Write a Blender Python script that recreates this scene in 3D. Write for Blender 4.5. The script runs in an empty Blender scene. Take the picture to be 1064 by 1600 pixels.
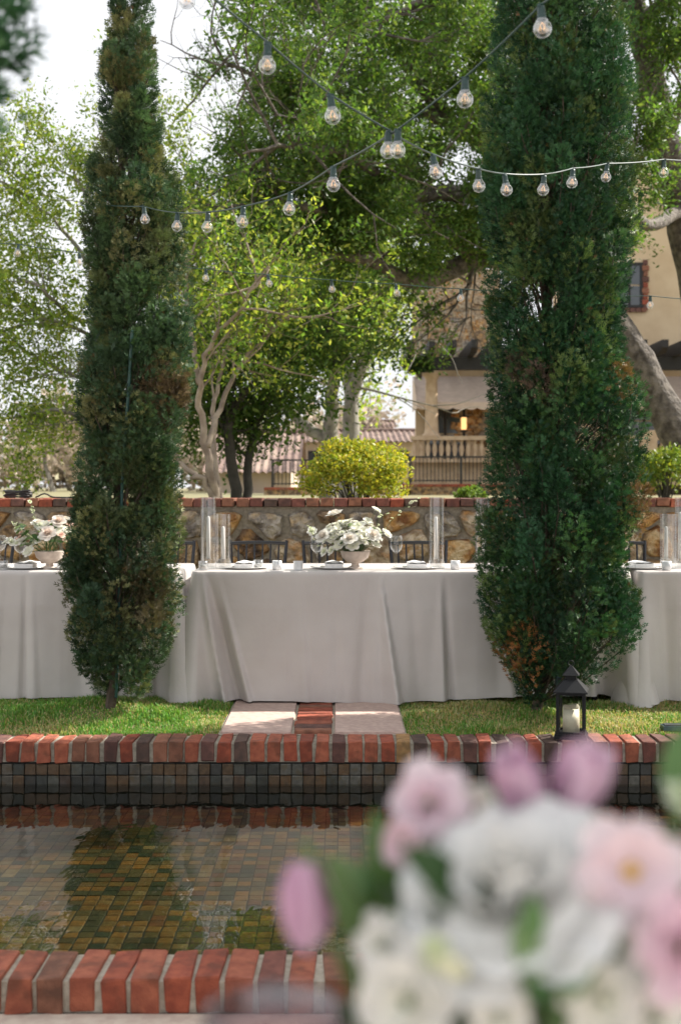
import bpy, math, random
import numpy as np
from mathutils import Vector, Matrix, Euler

# ------------------------------------------------------------------ camera, world, sun, exposure
sc = bpy.context.scene
COL = sc.collection
FPX, CX, HY, EYE = 1975.0, 532.0, 762.0, 1.225     # focal length in photo pixels, centre column, horizon row, eye height
cam_d = bpy.data.cameras.new('camera'); cam = bpy.data.objects.new('camera', cam_d); COL.objects.link(cam)
cam_d.sensor_fit = 'VERTICAL'; cam_d.sensor_height = 36.0; cam_d.lens = FPX * 36 / 1600
cam_d.shift_y = (HY - 800) / 1600.0
cam_d.clip_start = 0.05; cam_d.clip_end = 2000
cam.location = (0, 0, EYE); cam.rotation_euler = (math.radians(90), 0, 0)
cam_d.dof.use_dof = True; cam_d.dof.focus_distance = 5.9; cam_d.dof.aperture_fstop = 3.8
sc.camera = cam

SUN_EL, SUN_AZ = math.radians(43), math.radians(68)   # azimuth from +Y (away from the camera) towards +X (right)
world = bpy.data.worlds.new('World'); sc.world = world; world.use_nodes = True
nt = world.node_tree; nt.nodes.clear()
out = nt.nodes.new('ShaderNodeOutputWorld'); bg = nt.nodes.new('ShaderNodeBackground')
sky = nt.nodes.new('ShaderNodeTexSky'); sky.sky_type = 'NISHITA'; sky.sun_disc = False
sky.sun_elevation = SUN_EL; sky.sun_rotation = SUN_AZ; sky.air_density = 1.0; sky.dust_density = 3.0; sky.ozone_density = 1.0
tc = nt.nodes.new('ShaderNodeTexCoord'); mp = nt.nodes.new('ShaderNodeMapping'); mp.inputs['Scale'].default_value = (1.2, 1.2, 3.0)
nz = nt.nodes.new('ShaderNodeTexNoise'); nz.inputs['Scale'].default_value = 1.7; nz.inputs['Detail'].default_value = 7; nz.inputs['Roughness'].default_value = 0.55
rp = nt.nodes.new('ShaderNodeValToRGB'); rp.color_ramp.elements[0].position = 0.30; rp.color_ramp.elements[1].position = 0.70
rp.color_ramp.elements[0].color = (6.5, 6.65, 6.9, 1); rp.color_ramp.elements[1].color = (8.1, 8.1, 8.15, 1)
mx = nt.nodes.new('ShaderNodeMixRGB'); mx.inputs[0].default_value = 0.9      # thin white cloud over most of the sky
nt.links.new(tc.outputs['Generated'], mp.inputs[0]); nt.links.new(mp.outputs[0], nz.inputs['Vector'])
nt.links.new(nz.outputs['Fac'], rp.inputs[0]); nt.links.new(sky.outputs[0], mx.inputs[1]); nt.links.new(rp.outputs[0], mx.inputs[2])
nt.links.new(mx.outputs[0], bg.inputs[0]); bg.inputs[1].default_value = 0.08; nt.links.new(bg.outputs[0], out.inputs[0])

sun_d = bpy.data.lights.new('sun', 'SUN'); sun = bpy.data.objects.new('sun', sun_d); COL.objects.link(sun)
sun_d.energy = 5.0; sun_d.angle = math.radians(0.6); sun_d.color = (1.0, 0.94, 0.85)
SUN = Vector((math.sin(SUN_AZ) * math.cos(SUN_EL), math.cos(SUN_AZ) * math.cos(SUN_EL), math.sin(SUN_EL)))
sun.rotation_euler = SUN.to_track_quat('Z', 'Y').to_euler(); sun.location = SUN * 40

sc.view_settings.view_transform = 'Standard'; sc.view_settings.look = 'None'
sc.view_settings.exposure = 1.0; sc.view_settings.gamma = 1.0; sc.view_settings.use_curve_mapping = False
sc.cycles.max_bounces = 8; sc.cycles.diffuse_bounces = 4; sc.cycles.glossy_bounces = 4
sc.cycles.transmission_bounces = 6; sc.cycles.transparent_max_bounces = 24
sc.cycles.caustics_reflective = False; sc.cycles.caustics_refractive = False
sc.cycles.use_denoising = True; sc.cycles.sample_clamp_indirect = 4.0
sc.cycles.use_adaptive_sampling = True; sc.cycles.adaptive_threshold = 0.015

random.seed(11)
rng = np.random.default_rng(11)

# ------------------------------------------------------------------ helpers
def P(px, py, Y):
    """photo pixel + distance in metres -> world point"""
    return Vector(((px - CX) * Y / FPX, Y, EYE - (py - HY) * Y / FPX))

def srgb(r, g, b):
    f = lambda c: (c / 255 / 12.92) if c / 255 <= 0.04045 else ((c / 255 + 0.055) / 1.055) ** 2.4
    return (f(r), f(g), f(b))

class MB:
    def __init__(s): s.v = []; s.f = []
    def add(s, V, F):
        o = len(s.v); s.v.extend([tuple(p) for p in V]); s.f.extend([tuple(i + o for i in f) for f in F]); return s
    def box(s, c, d, rz=0.0, M=None):
        x, y, z = d[0] / 2, d[1] / 2, d[2] / 2
        V = [Vector((a * x, b * y, e * z)) for e in (-1, 1) for b in (-1, 1) for a in (-1, 1)]
        R = M if M is not None else Matrix.Rotation(rz, 3, 'Z')
        V = [R @ p + Vector(c) for p in V]
        return s.add(V, [(0, 2, 3, 1), (4, 5, 7, 6), (0, 1, 5, 4), (2, 6, 7, 3), (0, 4, 6, 2), (1, 3, 7, 5)])
    def tube(s, pts, rad, n=6, cap=True):
        pts = [Vector(p) for p in pts]
        if not hasattr(rad, '__len__'): rad = [rad] * len(pts)
        V = []; F = []; ref = None
        for i, p in enumerate(pts):
            t = (pts[min(i + 1, len(pts) - 1)] - pts[max(i - 1, 0)])
            t = t.normalized() if t.length > 1e-9 else Vector((0, 0, 1))
            if ref is None: ref = t.orthogonal().normalized()
            ref = (ref - t * ref.dot(t))
            ref = ref.normalized() if ref.length > 1e-6 else t.orthogonal().normalized()
            b = t.cross(ref)
            for k in range(n):
                a = 2 * math.pi * k / n
                V.append(p + (ref * math.cos(a) + b * math.sin(a)) * rad[i])
        for i in range(len(pts) - 1):
            for k in range(n):
                a, b2 = i * n + k, i * n + (k + 1) % n
                F.append((a, b2, b2 + n, a + n))
        if cap:
            F.append(tuple(reversed(range(n)))); F.append(tuple(range((len(pts) - 1) * n, len(pts) * n)))
        return s.add(V, F)
    def lathe(s, prof, n=24, c=(0, 0, 0), rib=None):
        V = []; F = []
        for (r, z) in prof:
            for k in range(n):
                a = 2 * math.pi * k / n
                rr = r * (1 + (rib[1] * math.cos(rib[0] * a) if rib else 0))
                V.append((c[0] + rr * math.cos(a), c[1] + rr * math.sin(a), c[2] + z))
        for i in range(len(prof) - 1):
            for k in range(n):
                a, b = i * n + k, i * n + (k + 1) % n
                F.append((a, b, b + n, a + n))
        return s.add(V, F)
    def grid(s, fn, nu, nv):
        V = [fn(i / nu, j / nv) for j in range(nv + 1) for i in range(nu + 1)]
        F = [(j * (nu + 1) + i, j * (nu + 1) + i + 1, (j + 1) * (nu + 1) + i + 1, (j + 1) * (nu + 1) + i) for j in range(nv) for i in range(nu)]
        return s.add(V, F)
    def mesh(s, name, m, smooth=False):
        me = bpy.data.meshes.new(name); me.from_pydata(s.v, [], s.f)
        if m is not None: me.materials.append(m)
        if smooth: me.polygons.foreach_set('use_smooth', [True] * len(me.polygons))
        me.update(); return me
    def build(s, name, m, parent=None, smooth=False):
        return link(name, s.mesh(name, m, smooth), parent)

def link(name, me, parent=None, loc=None, rot=None, scale=None):
    o = bpy.data.objects.new(name, me); COL.objects.link(o)
    if parent is not None: o.parent = parent
    if loc is not None: o.location = loc
    if rot is not None: o.rotation_euler = rot
    if scale is not None: o.scale = scale if hasattr(scale, '__len__') else (scale,) * 3
    return o

def np_mesh(name, V, F, m, col=None, smooth=False):
    """V (n,3), F (k,3|4) arrays -> mesh; col (n,3) -> colour attribute 'Col'"""
    V = np.asarray(V, np.float32); F = np.asarray(F, np.int32)
    me = bpy.data.meshes.new(name); k = F.shape[1]
    me.vertices.add(len(V)); me.vertices.foreach_set('co', V.ravel())
    me.loops.add(F.size); me.loops.foreach_set('vertex_index', F.ravel())
    me.polygons.add(len(F)); me.polygons.foreach_set('loop_start', np.arange(0, F.size, k, dtype=np.int32))
    me.update(calc_edges=True); me.polygons.foreach_set('use_smooth', np.full(len(F), bool(smooth)))
    if col is not None:
        at = me.color_attributes.new('Col', 'FLOAT_COLOR', 'POINT')
        c4 = np.ones((len(V), 4), np.float32); c4[:, :3] = col; at.data.foreach_set('color', c4.ravel())
    me.materials.append(m); return me

def empty(name, loc=(0, 0, 0), rz=0.0):
    o = bpy.data.objects.new(name, None); COL.objects.link(o); o.location = loc; o.rotation_euler = (0, 0, rz); o.empty_display_size = 0.1
    return o

def tag(o, label=None, cat=None, group=None, kind=None):
    if label: o['label'] = label
    if cat: o['category'] = cat
    if group: o['group'] = group
    if kind: o['kind'] = kind
    return o

def bevel_box(dx, dy, dz, bev=0.004, jit=0.0, seed=0):
    """a box with chamfered edges, centred on its base"""
    import bmesh
    r = random.Random(seed); bm = bmesh.new(); bmesh.ops.create_cube(bm, size=1)
    for v in bm.verts:
        v.co = Vector((v.co.x * dx, v.co.y * dy, (v.co.z + .5) * dz)) + Vector([r.uniform(-jit, jit) for _ in range(3)])
    bmesh.ops.bevel(bm, geom=bm.edges[:], offset=bev, segments=1, affect='EDGES')
    for v in bm.verts: v.co += Vector([r.uniform(-jit, jit) * .5 for _ in range(3)])
    return bm

def bm_mesh(name, bm, m, col=None):
    me = bpy.data.meshes.new(name); bm.to_mesh(me); bm.free(); me.materials.append(m)
    if col is not None:
        at = me.color_attributes.new('Col', 'FLOAT_COLOR', 'POINT')
        at.data.foreach_set('color', np.tile(np.array([*col, 1], np.float32), len(me.vertices)))
    return me

# ------------------------------------------------------------------ materials
def new_mat(name):
    m = bpy.data.materials.new(name); m.use_nodes = True; t = m.node_tree; t.nodes.clear()
    return m, t, t.nodes.new('ShaderNodeOutputMaterial')

def pmat(name, c1, c2=None, rough=0.6, scale=20.0, detail=5, bump=0.0, bscale=None, metal=0.0, attr=False, rnd=0.0,
         sheen=0.0, spec=0.5, coords='Position', lo=0.35, hi=0.65, bdist=0.01, c3=None, s3=4.0, emit=None):
    """Principled material: two colours mixed by noise, optional patches of a third, optional per-object value jitter"""
    m, t, o = new_mat(name); N = t.nodes.new; L = t.links.new
    b = N('ShaderNodeBsdfPrincipled'); L(b.outputs[0], o.inputs[0])
    b.inputs['Roughness'].default_value = rough; b.inputs['Metallic'].default_value = metal
    b.inputs['Specular IOR Level'].default_value = spec
    if sheen: b.inputs['Sheen Weight'].default_value = sheen; b.inputs['Sheen Roughness'].default_value = 0.35
    if coords == 'Position': vec = N('ShaderNodeNewGeometry').outputs['Position']
    else: vec = N('ShaderNodeTexCoord').outputs['Object']
    n = N('ShaderNodeTexNoise'); n.inputs['Scale'].default_value = scale; n.inputs['Detail'].default_value = detail; L(vec, n.inputs['Vector'])
    r = N('ShaderNodeMapRange'); r.inputs['From Min'].default_value = lo; r.inputs['From Max'].default_value = hi; L(n.outputs['Fac'], r.inputs['Value'])
    mix = N('ShaderNodeMixRGB'); mix.inputs[1].default_value = (*c1, 1); mix.inputs[2].default_value = (*(c2 or c1), 1); L(r.outputs[0], mix.inputs[0])
    colr = mix.outputs[0]
    if c3 is not None:
        n3 = N('ShaderNodeTexNoise'); n3.inputs['Scale'].default_value = s3; n3.inputs['Detail'].default_value = 4; L(vec, n3.inputs['Vector'])
        r3 = N('ShaderNodeMapRange'); r3.inputs['From Min'].default_value = 0.5; r3.inputs['From Max'].default_value = 0.66; L(n3.outputs['Fac'], r3.inputs['Value'])
        m3 = N('ShaderNodeMixRGB'); L(r3.outputs[0], m3.inputs[0]); L(colr, m3.inputs[1]); m3.inputs[2].default_value = (*c3, 1); colr = m3.outputs[0]
    if attr:
        a = N('ShaderNodeAttribute'); a.attribute_name = 'Col'
        mm = N('ShaderNodeMixRGB'); mm.blend_type = 'MULTIPLY'; mm.inputs[0].default_value = 1; L(colr, mm.inputs[1]); L(a.outputs['Color'], mm.inputs[2]); colr = mm.outputs[0]
    if rnd:
        oi = N('ShaderNodeObjectInfo'); h = N('ShaderNodeHueSaturation')
        mr = N('ShaderNodeMapRange'); mr.inputs['To Min'].default_value = 1 - rnd; mr.inputs['To Max'].default_value = 1 + rnd; L(oi.outputs['Random'], mr.inputs['Value'])
        L(mr.outputs[0], h.inputs['Value']); L(colr, h.inputs['Color']); colr = h.outputs[0]
    L(colr, b.inputs['Base Color'])
    if bump:
        nb = N('ShaderNodeTexNoise'); nb.inputs['Scale'].default_value = bscale or scale * 3; nb.inputs['Detail'].default_value = 6; L(vec, nb.inputs['Vector'])
        bp = N('ShaderNodeBump'); bp.inputs['Strength'].default_value = bump; bp.inputs['Distance'].default_value = bdist
        L(nb.outputs['Fac'], bp.inputs['Height']); L(bp.outputs[0], b.inputs['Normal'])
    if emit:
        b.inputs['Emission Color'].default_value = (*emit[0], 1); b.inputs['Emission Strength'].default_value = emit[1]
    return m

def leaf_mat(name, trans=0.4, rough=0.5, tint=(1.0, 1.15, 0.55), spec=0.3):
    m, t, o = new_mat(name); N = t.nodes.new; L = t.links.new
    a = N('ShaderNodeAttribute'); a.attribute_name = 'Col'
    b = N('ShaderNodeBsdfPrincipled'); b.inputs['Roughness'].default_value = rough; b.inputs['Specular IOR Level'].default_value = spec
    tr = N('ShaderNodeBsdfTranslucent'); mm = N('ShaderNodeMixRGB'); mm.blend_type = 'MULTIPLY'; mm.inputs[0].default_value = 1; mm.inputs[2].default_value = (*tint, 1)
    mix = N('ShaderNodeMixShader'); mix.inputs[0].default_value = trans
    L(a.outputs['Color'], b.inputs['Base Color']); L(a.outputs['Color'], mm.inputs[1]); L(mm.outputs[0], tr.inputs['Color'])
    L(b.outputs[0], mix.inputs[1]); L(tr.outputs[0], mix.inputs[2]); L(mix.outputs[0], o.inputs[0])
    return m

def glass_mat(name, tint=(0.97, 0.98, 0.98), ior=1.45, rough=0.02, base=0.0, bump=None):
    """thin clear sheet: Fresnel mix of see-through and mirror, so that daylight passes through it"""
    m, t, o = new_mat(name); N = t.nodes.new; L = t.links.new
    tr = N('ShaderNodeBsdfTransparent'); tr.inputs[0].default_value = (*tint, 1)
    gl = N('ShaderNodeBsdfGlossy'); gl.inputs['Roughness'].default_value = rough; gl.inputs[0].default_value = (1, 1, 1, 1)
    lw = N('ShaderNodeLayerWeight'); lw.inputs[0].default_value = .5      # Schlick's Fresnel, the same from both sides
    pw = N('ShaderNodeMath'); pw.operation = 'POWER'; pw.inputs[1].default_value = 5.0; L(lw.outputs['Facing'], pw.inputs[0])
    fr = N('ShaderNodeMath'); fr.operation = 'MULTIPLY_ADD'; f0 = ((ior - 1) / (ior + 1)) ** 2; fr.inputs[1].default_value = 1 - f0; fr.inputs[2].default_value = f0; L(pw.outputs[0], fr.inputs[0])
    mix = N('ShaderNodeMixShader'); L(tr.outputs[0], mix.inputs[1]); L(gl.outputs[0], mix.inputs[2]); L(mix.outputs[0], o.inputs[0])
    if base:
        ad = N('ShaderNodeMath'); ad.operation = 'ADD'; ad.use_clamp = True; ad.inputs[1].default_value = base; L(fr.outputs[0], ad.inputs[0]); L(ad.outputs[0], mix.inputs[0])
    else: L(fr.outputs[0], mix.inputs[0])
    if bump:
        vec = N('ShaderNodeNewGeometry').outputs['Position']
        mp = N('ShaderNodeMapping'); mp.inputs['Scale'].default_value = bump[3]; L(vec, mp.inputs[0])
        n1 = N('ShaderNodeTexNoise'); n1.inputs['Scale'].default_value = bump[0]; n1.inputs['Detail'].default_value = 3; n1.inputs['Distortion'].default_value = 0.4; L(mp.outputs[0], n1.inputs['Vector'])
        bp = N('ShaderNodeBump'); bp.inputs['Strength'].default_value = bump[1]; bp.inputs['Distance'].default_value = bump[2]
        L(n1.outputs['Fac'], bp.inputs['Height']); L(bp.outputs[0], lw.inputs['Normal']); L(bp.outputs[0], gl.inputs['Normal'])
    return m

M = {}
M['lawn'] = pmat('lawn_soil', (.10, .11, .035), (.22, .18, .09), .9, 9, bump=.4, bscale=60)
M['ground'] = pmat('ground', (.16, .17, .07), (.24, .19, .11), .95, .8, bump=.2)
M['deck'] = pmat('deck_stone', srgb(214, 200, 184), srgb(196, 178, 164), .75, 30, bump=.15, bscale=160)
M['slab'] = pmat('pink_concrete', srgb(196, 172, 160), srgb(178, 152, 142), .8, 35, bump=.25, bscale=220, bdist=.004)
M['mortar'] = pmat('mortar', srgb(168, 158, 142), srgb(138, 130, 116), .9, 45, bump=.8, bscale=160, bdist=.006)
M['mortar_pale'] = pmat('pale_mortar', srgb(192, 182, 166), srgb(164, 154, 138), .9, 45, bump=.8, bscale=160, bdist=.006)
BR = []
for i, (a, b) in enumerate([((156, 80, 56), (128, 60, 42)), ((168, 96, 70), (140, 74, 54)), ((112, 76, 66), (88, 58, 52)),
                            ((92, 70, 60), (72, 56, 50)), ((178, 140, 90), (150, 112, 72)), ((146, 98, 76), (126, 80, 60)), ((124, 74, 62), (104, 60, 50))]):
    BR.append(pmat('brick_clay_%d' % i, srgb(*a), srgb(*b), .8, 30, bump=.45, bscale=180, bdist=.006, rnd=.2, c3=srgb(*[int(c * .72) for c in a]), s3=14))
M['grout'] = pmat('grout', (.012, .013, .011), (.024, .024, .021), .85, 60)
M['slate'] = pmat('slate_tile', (1, 1, 1), (.55, .55, .55), .45, 40, bump=.5, bscale=120, bdist=.004, attr=True, c3=(.75, .62, .45), s3=35)
M['slate_floor'] = pmat('slate_floor_tile', (1, 1, 1), (.6, .6, .6), .5, 40, bump=.4, bscale=120, bdist=.004, attr=True, c3=(.9, .72, .5), s3=35)
M['water'] = glass_mat('water', (.56, .58, .48), 1.85, .0, 0, (7.0, .35, .012, (1, .40, 1)))
M['glass'] = glass_mat('clear_glass', (.96, .97, .97), 1.5, .01)
M['glass_ribbed'] = glass_mat('ribbed_glass', (.90, .905, .905), 1.6, .06, .09)
M['bulb_glass'] = glass_mat('bulb_glass', (.88, .88, .88), 1.8, .03, .14)
M['smoke_glass'] = glass_mat('smoky_glass', (.72, .66, .70), 1.5, .03, .10)
M['pane'] = pmat('dark_window_pane', (.03, .04, .05), (.05, .06, .07), .06, 3, spec=.9)
M['filament'] = pmat('filament', (1, .6, .25), None, .5, emit=((1.0, .55, .24), .35))
M['socket'] = pmat('green_plastic', (.010, .035, .032), (.015, .045, .04), .4, 30)
M['cable'] = pmat('green_cable', (.018, .05, .045), (.03, .065, .055), .35, 30)
M['black_cable'] = pmat('black_cable', (.01, .01, .01), (.02, .02, .02), .45, 30)
M['black_metal'] = pmat('black_metal', (.006, .0065, .0075), (.011, .0115, .013), .5, 14, spec=.3, bump=.08, bscale=90)
M['iron'] = pmat('black_iron', (.014, .014, .016), (.025, .024, .024), .5, 20)
M['black_wood'] = pmat('black_lacquer', (.011, .011, .014), (.018, .018, .022), .3, 25)
M['cushion'] = pmat('chair_cushion', (.6, .58, .55), (.5, .48, .46), .9, 30)
M['cloth'] = pmat('satin_cloth', srgb(202, 196, 192), srgb(194, 187, 183), .40, 3, bump=.6, bscale=4.5, bdist=.018, sheen=.3, spec=.4)
M['napkin'] = pmat('white_linen', (.78, .77, .76), (.70, .69, .69), .9, 60, bump=.2, bscale=300, bdist=.002)
M['china'] = pmat('white_china', (.80, .79, .77), (.76, .75, .73), .18, 10)
M['bowl'] = pmat('pale_ceramic', srgb(206, 192, 180), srgb(178, 162, 150), .7, 22, bump=.3, bscale=80)
M['wax'] = pmat('white_wax', (.83, .82, .79), (.78, .77, .74), .45, 20)
M['ivory_wax'] = pmat('ivory_wax', srgb(232, 222, 196), srgb(222, 210, 182), .5, 14)
M['wick'] = pmat('wick', (.05, .04, .03), None, .9)
M['frosted'] = pmat('frosted_glass', (.72, .73, .74), (.66, .67, .68), .25, 30)
M['bark_oak'] = pmat('oak_bark', (.19, .165, .14), (.06, .05, .042), .9, 9, bump=1.0, bscale=16, bdist=.05)
M['bark_pale'] = pmat('pale_smooth_bark', (.33, .27, .21), (.16, .12, .092), .75, 7, bump=.3, bscale=25, bdist=.02)
M['bark_grey'] = pmat('grey_bark', (.30, .28, .245), (.16, .145, .13), .85, 7, bump=.5, bscale=22, bdist=.03)
M['bark_dark'] = pmat('dark_bark', (.09, .08, .065), (.05, .045, .035), .9, 7, bump=.5, bscale=22, bdist=.03)
M['bark_cypress'] = pmat('cypress_bark', (.10, .072, .052), (.05, .04, .03), .9, 25, bump=.6, bscale=60)
M['cypress'] = leaf_mat('cypress_foliage', .14, .5, (1.0, 1.15, .6), .3)
M['leaf'] = leaf_mat('tree_leaf', .5, .45, (1.15, 1.2, .45))
M['shrub'] = leaf_mat('shrub_leaf', .35, .4, (1.1, 1.1, .4))
M['grass'] = leaf_mat('grass_blade', .35, .5, (1.05, 1.1, .5))
M['petal'] = leaf_mat('petal', .35, .6, (1, 1, 1), .2)
M['green_stake'] = pmat('green_stake', (.012, .06, .055), (.02, .075, .065), .4, 20)
M['stucco'] = pmat('cream_stucco', srgb(206, 184, 152), srgb(192, 168, 136), .9, 1.2, bump=.2, bscale=8, bdist=.02)
M['cast_stone'] = pmat('cast_stone', srgb(196, 172, 144), srgb(176, 150, 122), .85, 4, bump=.2, bscale=14)
M['timber'] = pmat('dark_timber', (.009, .008, .008), (.016, .014, .013), .6, 8)
M['awning'] = pmat('awning_canvas', srgb(216, 196, 180), srgb(204, 184, 168), .9, 6)
M['roof'] = pmat('clay_roof_tile', srgb(128, 106, 98), srgb(94, 78, 72), .9, 3, 8, c3=srgb(146, 128, 116), s3=1.2, bump=.6, bscale=9, bdist=.03)
M['far_wall'] = pmat('pale_stucco', srgb(206, 190, 172), srgb(194, 176, 158), .9, 2)
M['lamp_glow'] = pmat('lit_lamp_glass', (1, .75, .4), None, .4, emit=((1, .55, .2), .75))
ST = []
for i, (a, b, c) in enumerate([((206, 158, 96), (128, 84, 48), (214, 190, 152)), ((176, 150, 118), (98, 78, 60), (200, 158, 102)),
                               ((178, 168, 154), (104, 95, 88), (196, 172, 138)), ((206, 188, 162), (138, 116, 92), (186, 138, 84)), ((130, 102, 76), (66, 52, 44), (178, 136, 86))]):
    ST.append(pmat('field_stone_%d' % i, srgb(*a), srgb(*b), .9, 11, 10, bump=1.0, bscale=26, bdist=.07, c3=srgb(*c), s3=8, rnd=.12, lo=.38, hi=.62))

# ------------------------------------------------------------------ the setting: ground, lawn, pool, path
Y_NF, Y_NB = 3.152, 3.352        # near coping, front and back edge
Y_FF, Y_FB = 6.094, 6.296        # far coping
WATER_Z, FLOOR_Z = -0.207, -0.325
Y_WALL = 9.6                     # face of the garden wall
XW = 14.0

def sheet(name, x0, x1, y0, y1, z, m, nx=1, ny=1, zf=None):
    b = MB(); b.grid(lambda u, v: (x0 + (x1 - x0) * u, y0 + (y1 - y0) * v, z + (zf(x0 + (x1 - x0) * u, y0 + (y1 - y0) * v) if zf else 0)), nx, ny)
    return b.build(name, m, smooth=True)

def lawn_h(x, y):
    """gentle mounds round the two cypresses, flat elsewhere"""
    h = 0.055 * math.exp(-((x + 1.3) ** 2 / .55 + (y - 6.95) ** 2 / .10)) + 0.02 * math.exp(-((x - 1.05) ** 2 / .3 + (y - 6.9) ** 2 / .12))
    h += 0.008 * math.sin(x * 5.1 + y * 3.0) * math.sin(y * 7.3 - x * 2.2)
    e = min(1.0, max(0.0, (y - Y_FB - .02) / .15)); p = 1.0 if abs(x + .14) > .62 else max(0.0, (abs(x + .14) - .46) / .16)
    return h * e * p - 0.012
tag(sheet('ground', -400, 400, 9.95, 900, 1.0, M['ground'], 8, 8), 'dry ground behind the stone garden wall', kind='structure')
tag(sheet('lawn', -14, 14, Y_FB - .005, Y_WALL + .2, 0.0, M['lawn'], 420, 100, lawn_h), 'lawn soil between the pool and the stone wall', kind='structure')
deck = MB().box((0, Y_NF - 14.0, -.087 - .15), (60, 28.0, .30))
tag(deck.build('pool_deck', M['deck']), 'pale stone deck on the near side of the pool', kind='structure')

def wb(me, name, parent, loc, rot=None):
    return link(name, me, parent, loc, rot)

# brick copings: bricks on edge with mortar between
def brick_meshes(w, l, h, n=4):
    return [[bm_mesh('brick', bevel_box(w, l, h, .004, .0042, 31 * k + i), m) for k in range(n)] for i, m in enumerate(BR)]
PITCH = 0.0787
BM = brick_meshes(.064, .200, .100)
BMN = brick_meshes(.064, .200, .0885)
def coping(y0, y1, h, top, meshes, weights, label, mort, x0, x1, first, seed):
    r = random.Random(seed)
    bar = MB().box(((x0 + x1) / 2, (y0 + y1) / 2, top - h / 2 - .005), (x1 - x0, y1 - y0 - .018, h - .010))
    root = bar.build('pool_coping', mort); tag(root, label, kind='structure')
    i = 0; x = first
    while x > x0 + .05: x -= PITCH
    while x < x1 - .04:
        ci = r.choices(range(len(BR)), weights)[0]
        wb(r.choice(meshes[ci]), 'brick', root, (x + r.uniform(-.003, .003), (y0 + y1) / 2 + r.uniform(-.003, .003), top - h + r.uniform(-.004, .002)), (r.uniform(-.012, .012), r.uniform(-.015, .015), r.uniform(-.02, .02)))
        x += PITCH; i += 1
    return root
coping(Y_FF, Y_FB, .100, 0.0, BM, (5, 4, 1.6, 1.8, .8, 2.4, .8), 'far brick coping of the pool along the lawn', M['mortar'], -2.6, 2.6, P(45, 1160, Y_FF).x, 5)
coping(Y_NF, Y_NB, .0885, 0.0, BMN, (6, 6, .3, .4, 0, 1.5, .3), 'near brick coping of the pool along the deck', M['mortar_pale'], -1.8, 1.8, P(30, 1530, Y_NF).x, 9)

# pool basin with slate mosaic
TP = 0.056
def slate_col(r, floor):
    if floor:
        c = r.choice([(132, 106, 62), (150, 112, 62), (104, 92, 60), (66, 74, 58), (164, 120, 66), (126, 84, 56), (100, 88, 64), (56, 66, 54), (140, 112, 72), (84, 82, 60), (150, 128, 92)])
    else:
        c = r.choice([(86, 86, 78), (68, 70, 64), (96, 90, 80), (88, 70, 54), (76, 64, 56), (98, 96, 88), (56, 56, 52), (98, 78, 56)])
    k = r.uniform(.85, 1.15) * (.66 if floor else .9); return tuple(min(1, v * k) for v in srgb(*c))
basin = MB().box((0, (Y_NB + Y_FF) / 2, FLOOR_Z - .1), (2 * XW, Y_FF - Y_NB + .6, .191))
floor_o = basin.build('pool_floor', M['grout']); tag(floor_o, 'slate mosaic floor of the shallow pool', kind='structure')
back = MB().box((0, Y_FF + .018 + .1, -.10 - .20), (2 * XW, .2, .395)); fw = back.build('pool_wall', M['grout']); tag(fw, 'slate tiled far side wall of the pool', kind='structure')
front = MB().box((0, Y_NB - .018 - .08, -.0885 - .20), (2 * XW, .16, .395)); nw = front.build('pool_wall', M['grout']); tag(nw, 'near side wall of the pool under the brick coping', kind='structure')
rr = random.Random(3)
wt = [bm_mesh('tile', bevel_box(.0525, .012, .0525, .003, .0012, 60 + k), M['slate'], slate_col(rr, False)) for k in range(26)]
xt = np.arange(-2.0, 2.0, TP)
for row in range(2):
    for x in xt:
        wb(rr.choice(wt), 'tile', fw, (x, Y_FF + .0135 + rr.uniform(-.001, .001), -.1085 - TP * (row + 1) + .002))
low = MB(); lv = []; 
def tile_block(items, name, m, parent):
    """many small tiles in one mesh: (x, y, z, sx, sy, sz, colour)"""
    it = np.array([i[:6] for i in items]); cl = np.array([i[6] for i in items]); n = len(it)
    base = np.array([(a, b, 0) for b in (-.5, .5) for a in (-.5, .5)] + [(a * .97, b * .97, 1) for b in (-.5, .5) for a in (-.5, .5)])
    V = (it[:, None, :3] + base[None] * it[:, None, 3:6]).reshape(-1, 3)
    f0 = np.array([(4, 5, 7, 6), (0, 1, 5, 4), (2, 6, 7, 3), (0, 4, 6, 2), (1, 3, 7, 5)])
    F = (f0[None] + 8 * np.arange(n)[:, None, None]).reshape(-1, 4)
    o = link(name, np_mesh(name, V, F, m, np.repeat(cl, 8, 0)), parent); o['kind'] = 'stuff'; return o
ft = [bm_mesh('tile', bevel_box(.0515, .0515, .012, .003, .0014, 90 + k), M['slate_floor'], slate_col(rr, True)) for k in range(30)]
cand = []
ys = np.arange(Y_NB + .03, Y_FF + .01, TP); xs = np.arange(-3.4, 3.4, TP)
for y in ys:
    for x in xs:
        cand.append((x, y))
def px_of(x, y, z): return CX + FPX * x / y, HY + FPX * (EYE - z) / y
vis = []
for (x, y) in cand:
    u, v = px_of(x, y, FLOOR_Z)
    if -10 < u < 1074 and v < 1500 and not (u > 600 and v > 1300) : vis.append((y, x))
vis.sort(); big = set((x, y) for (y, x) in vis[:300])
for (x, y) in big:
    wb(rr.choice(ft), 'tile', floor_o, (x, y, FLOOR_Z - .0138 + rr.uniform(-.0008, .0012)), (0, 0, rr.choice((0, math.pi / 2)) + rr.uniform(-.06, .06)))
rest = [(x, y, FLOOR_Z - .0138, .0515, .0515, .012 + rr.uniform(-.001, .001), slate_col(rr, True)) for (x, y) in cand if (x, y) not in big]
tile_block(rest, 'small_tiles', M['slate_floor'], floor_o)
wtr = MB(); wtr.grid(lambda u, v: (-XW + 2 * XW * u, Y_NB - .10 + (Y_FF + .018 - Y_NB + .10) * v, WATER_Z), 4, 4)
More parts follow.
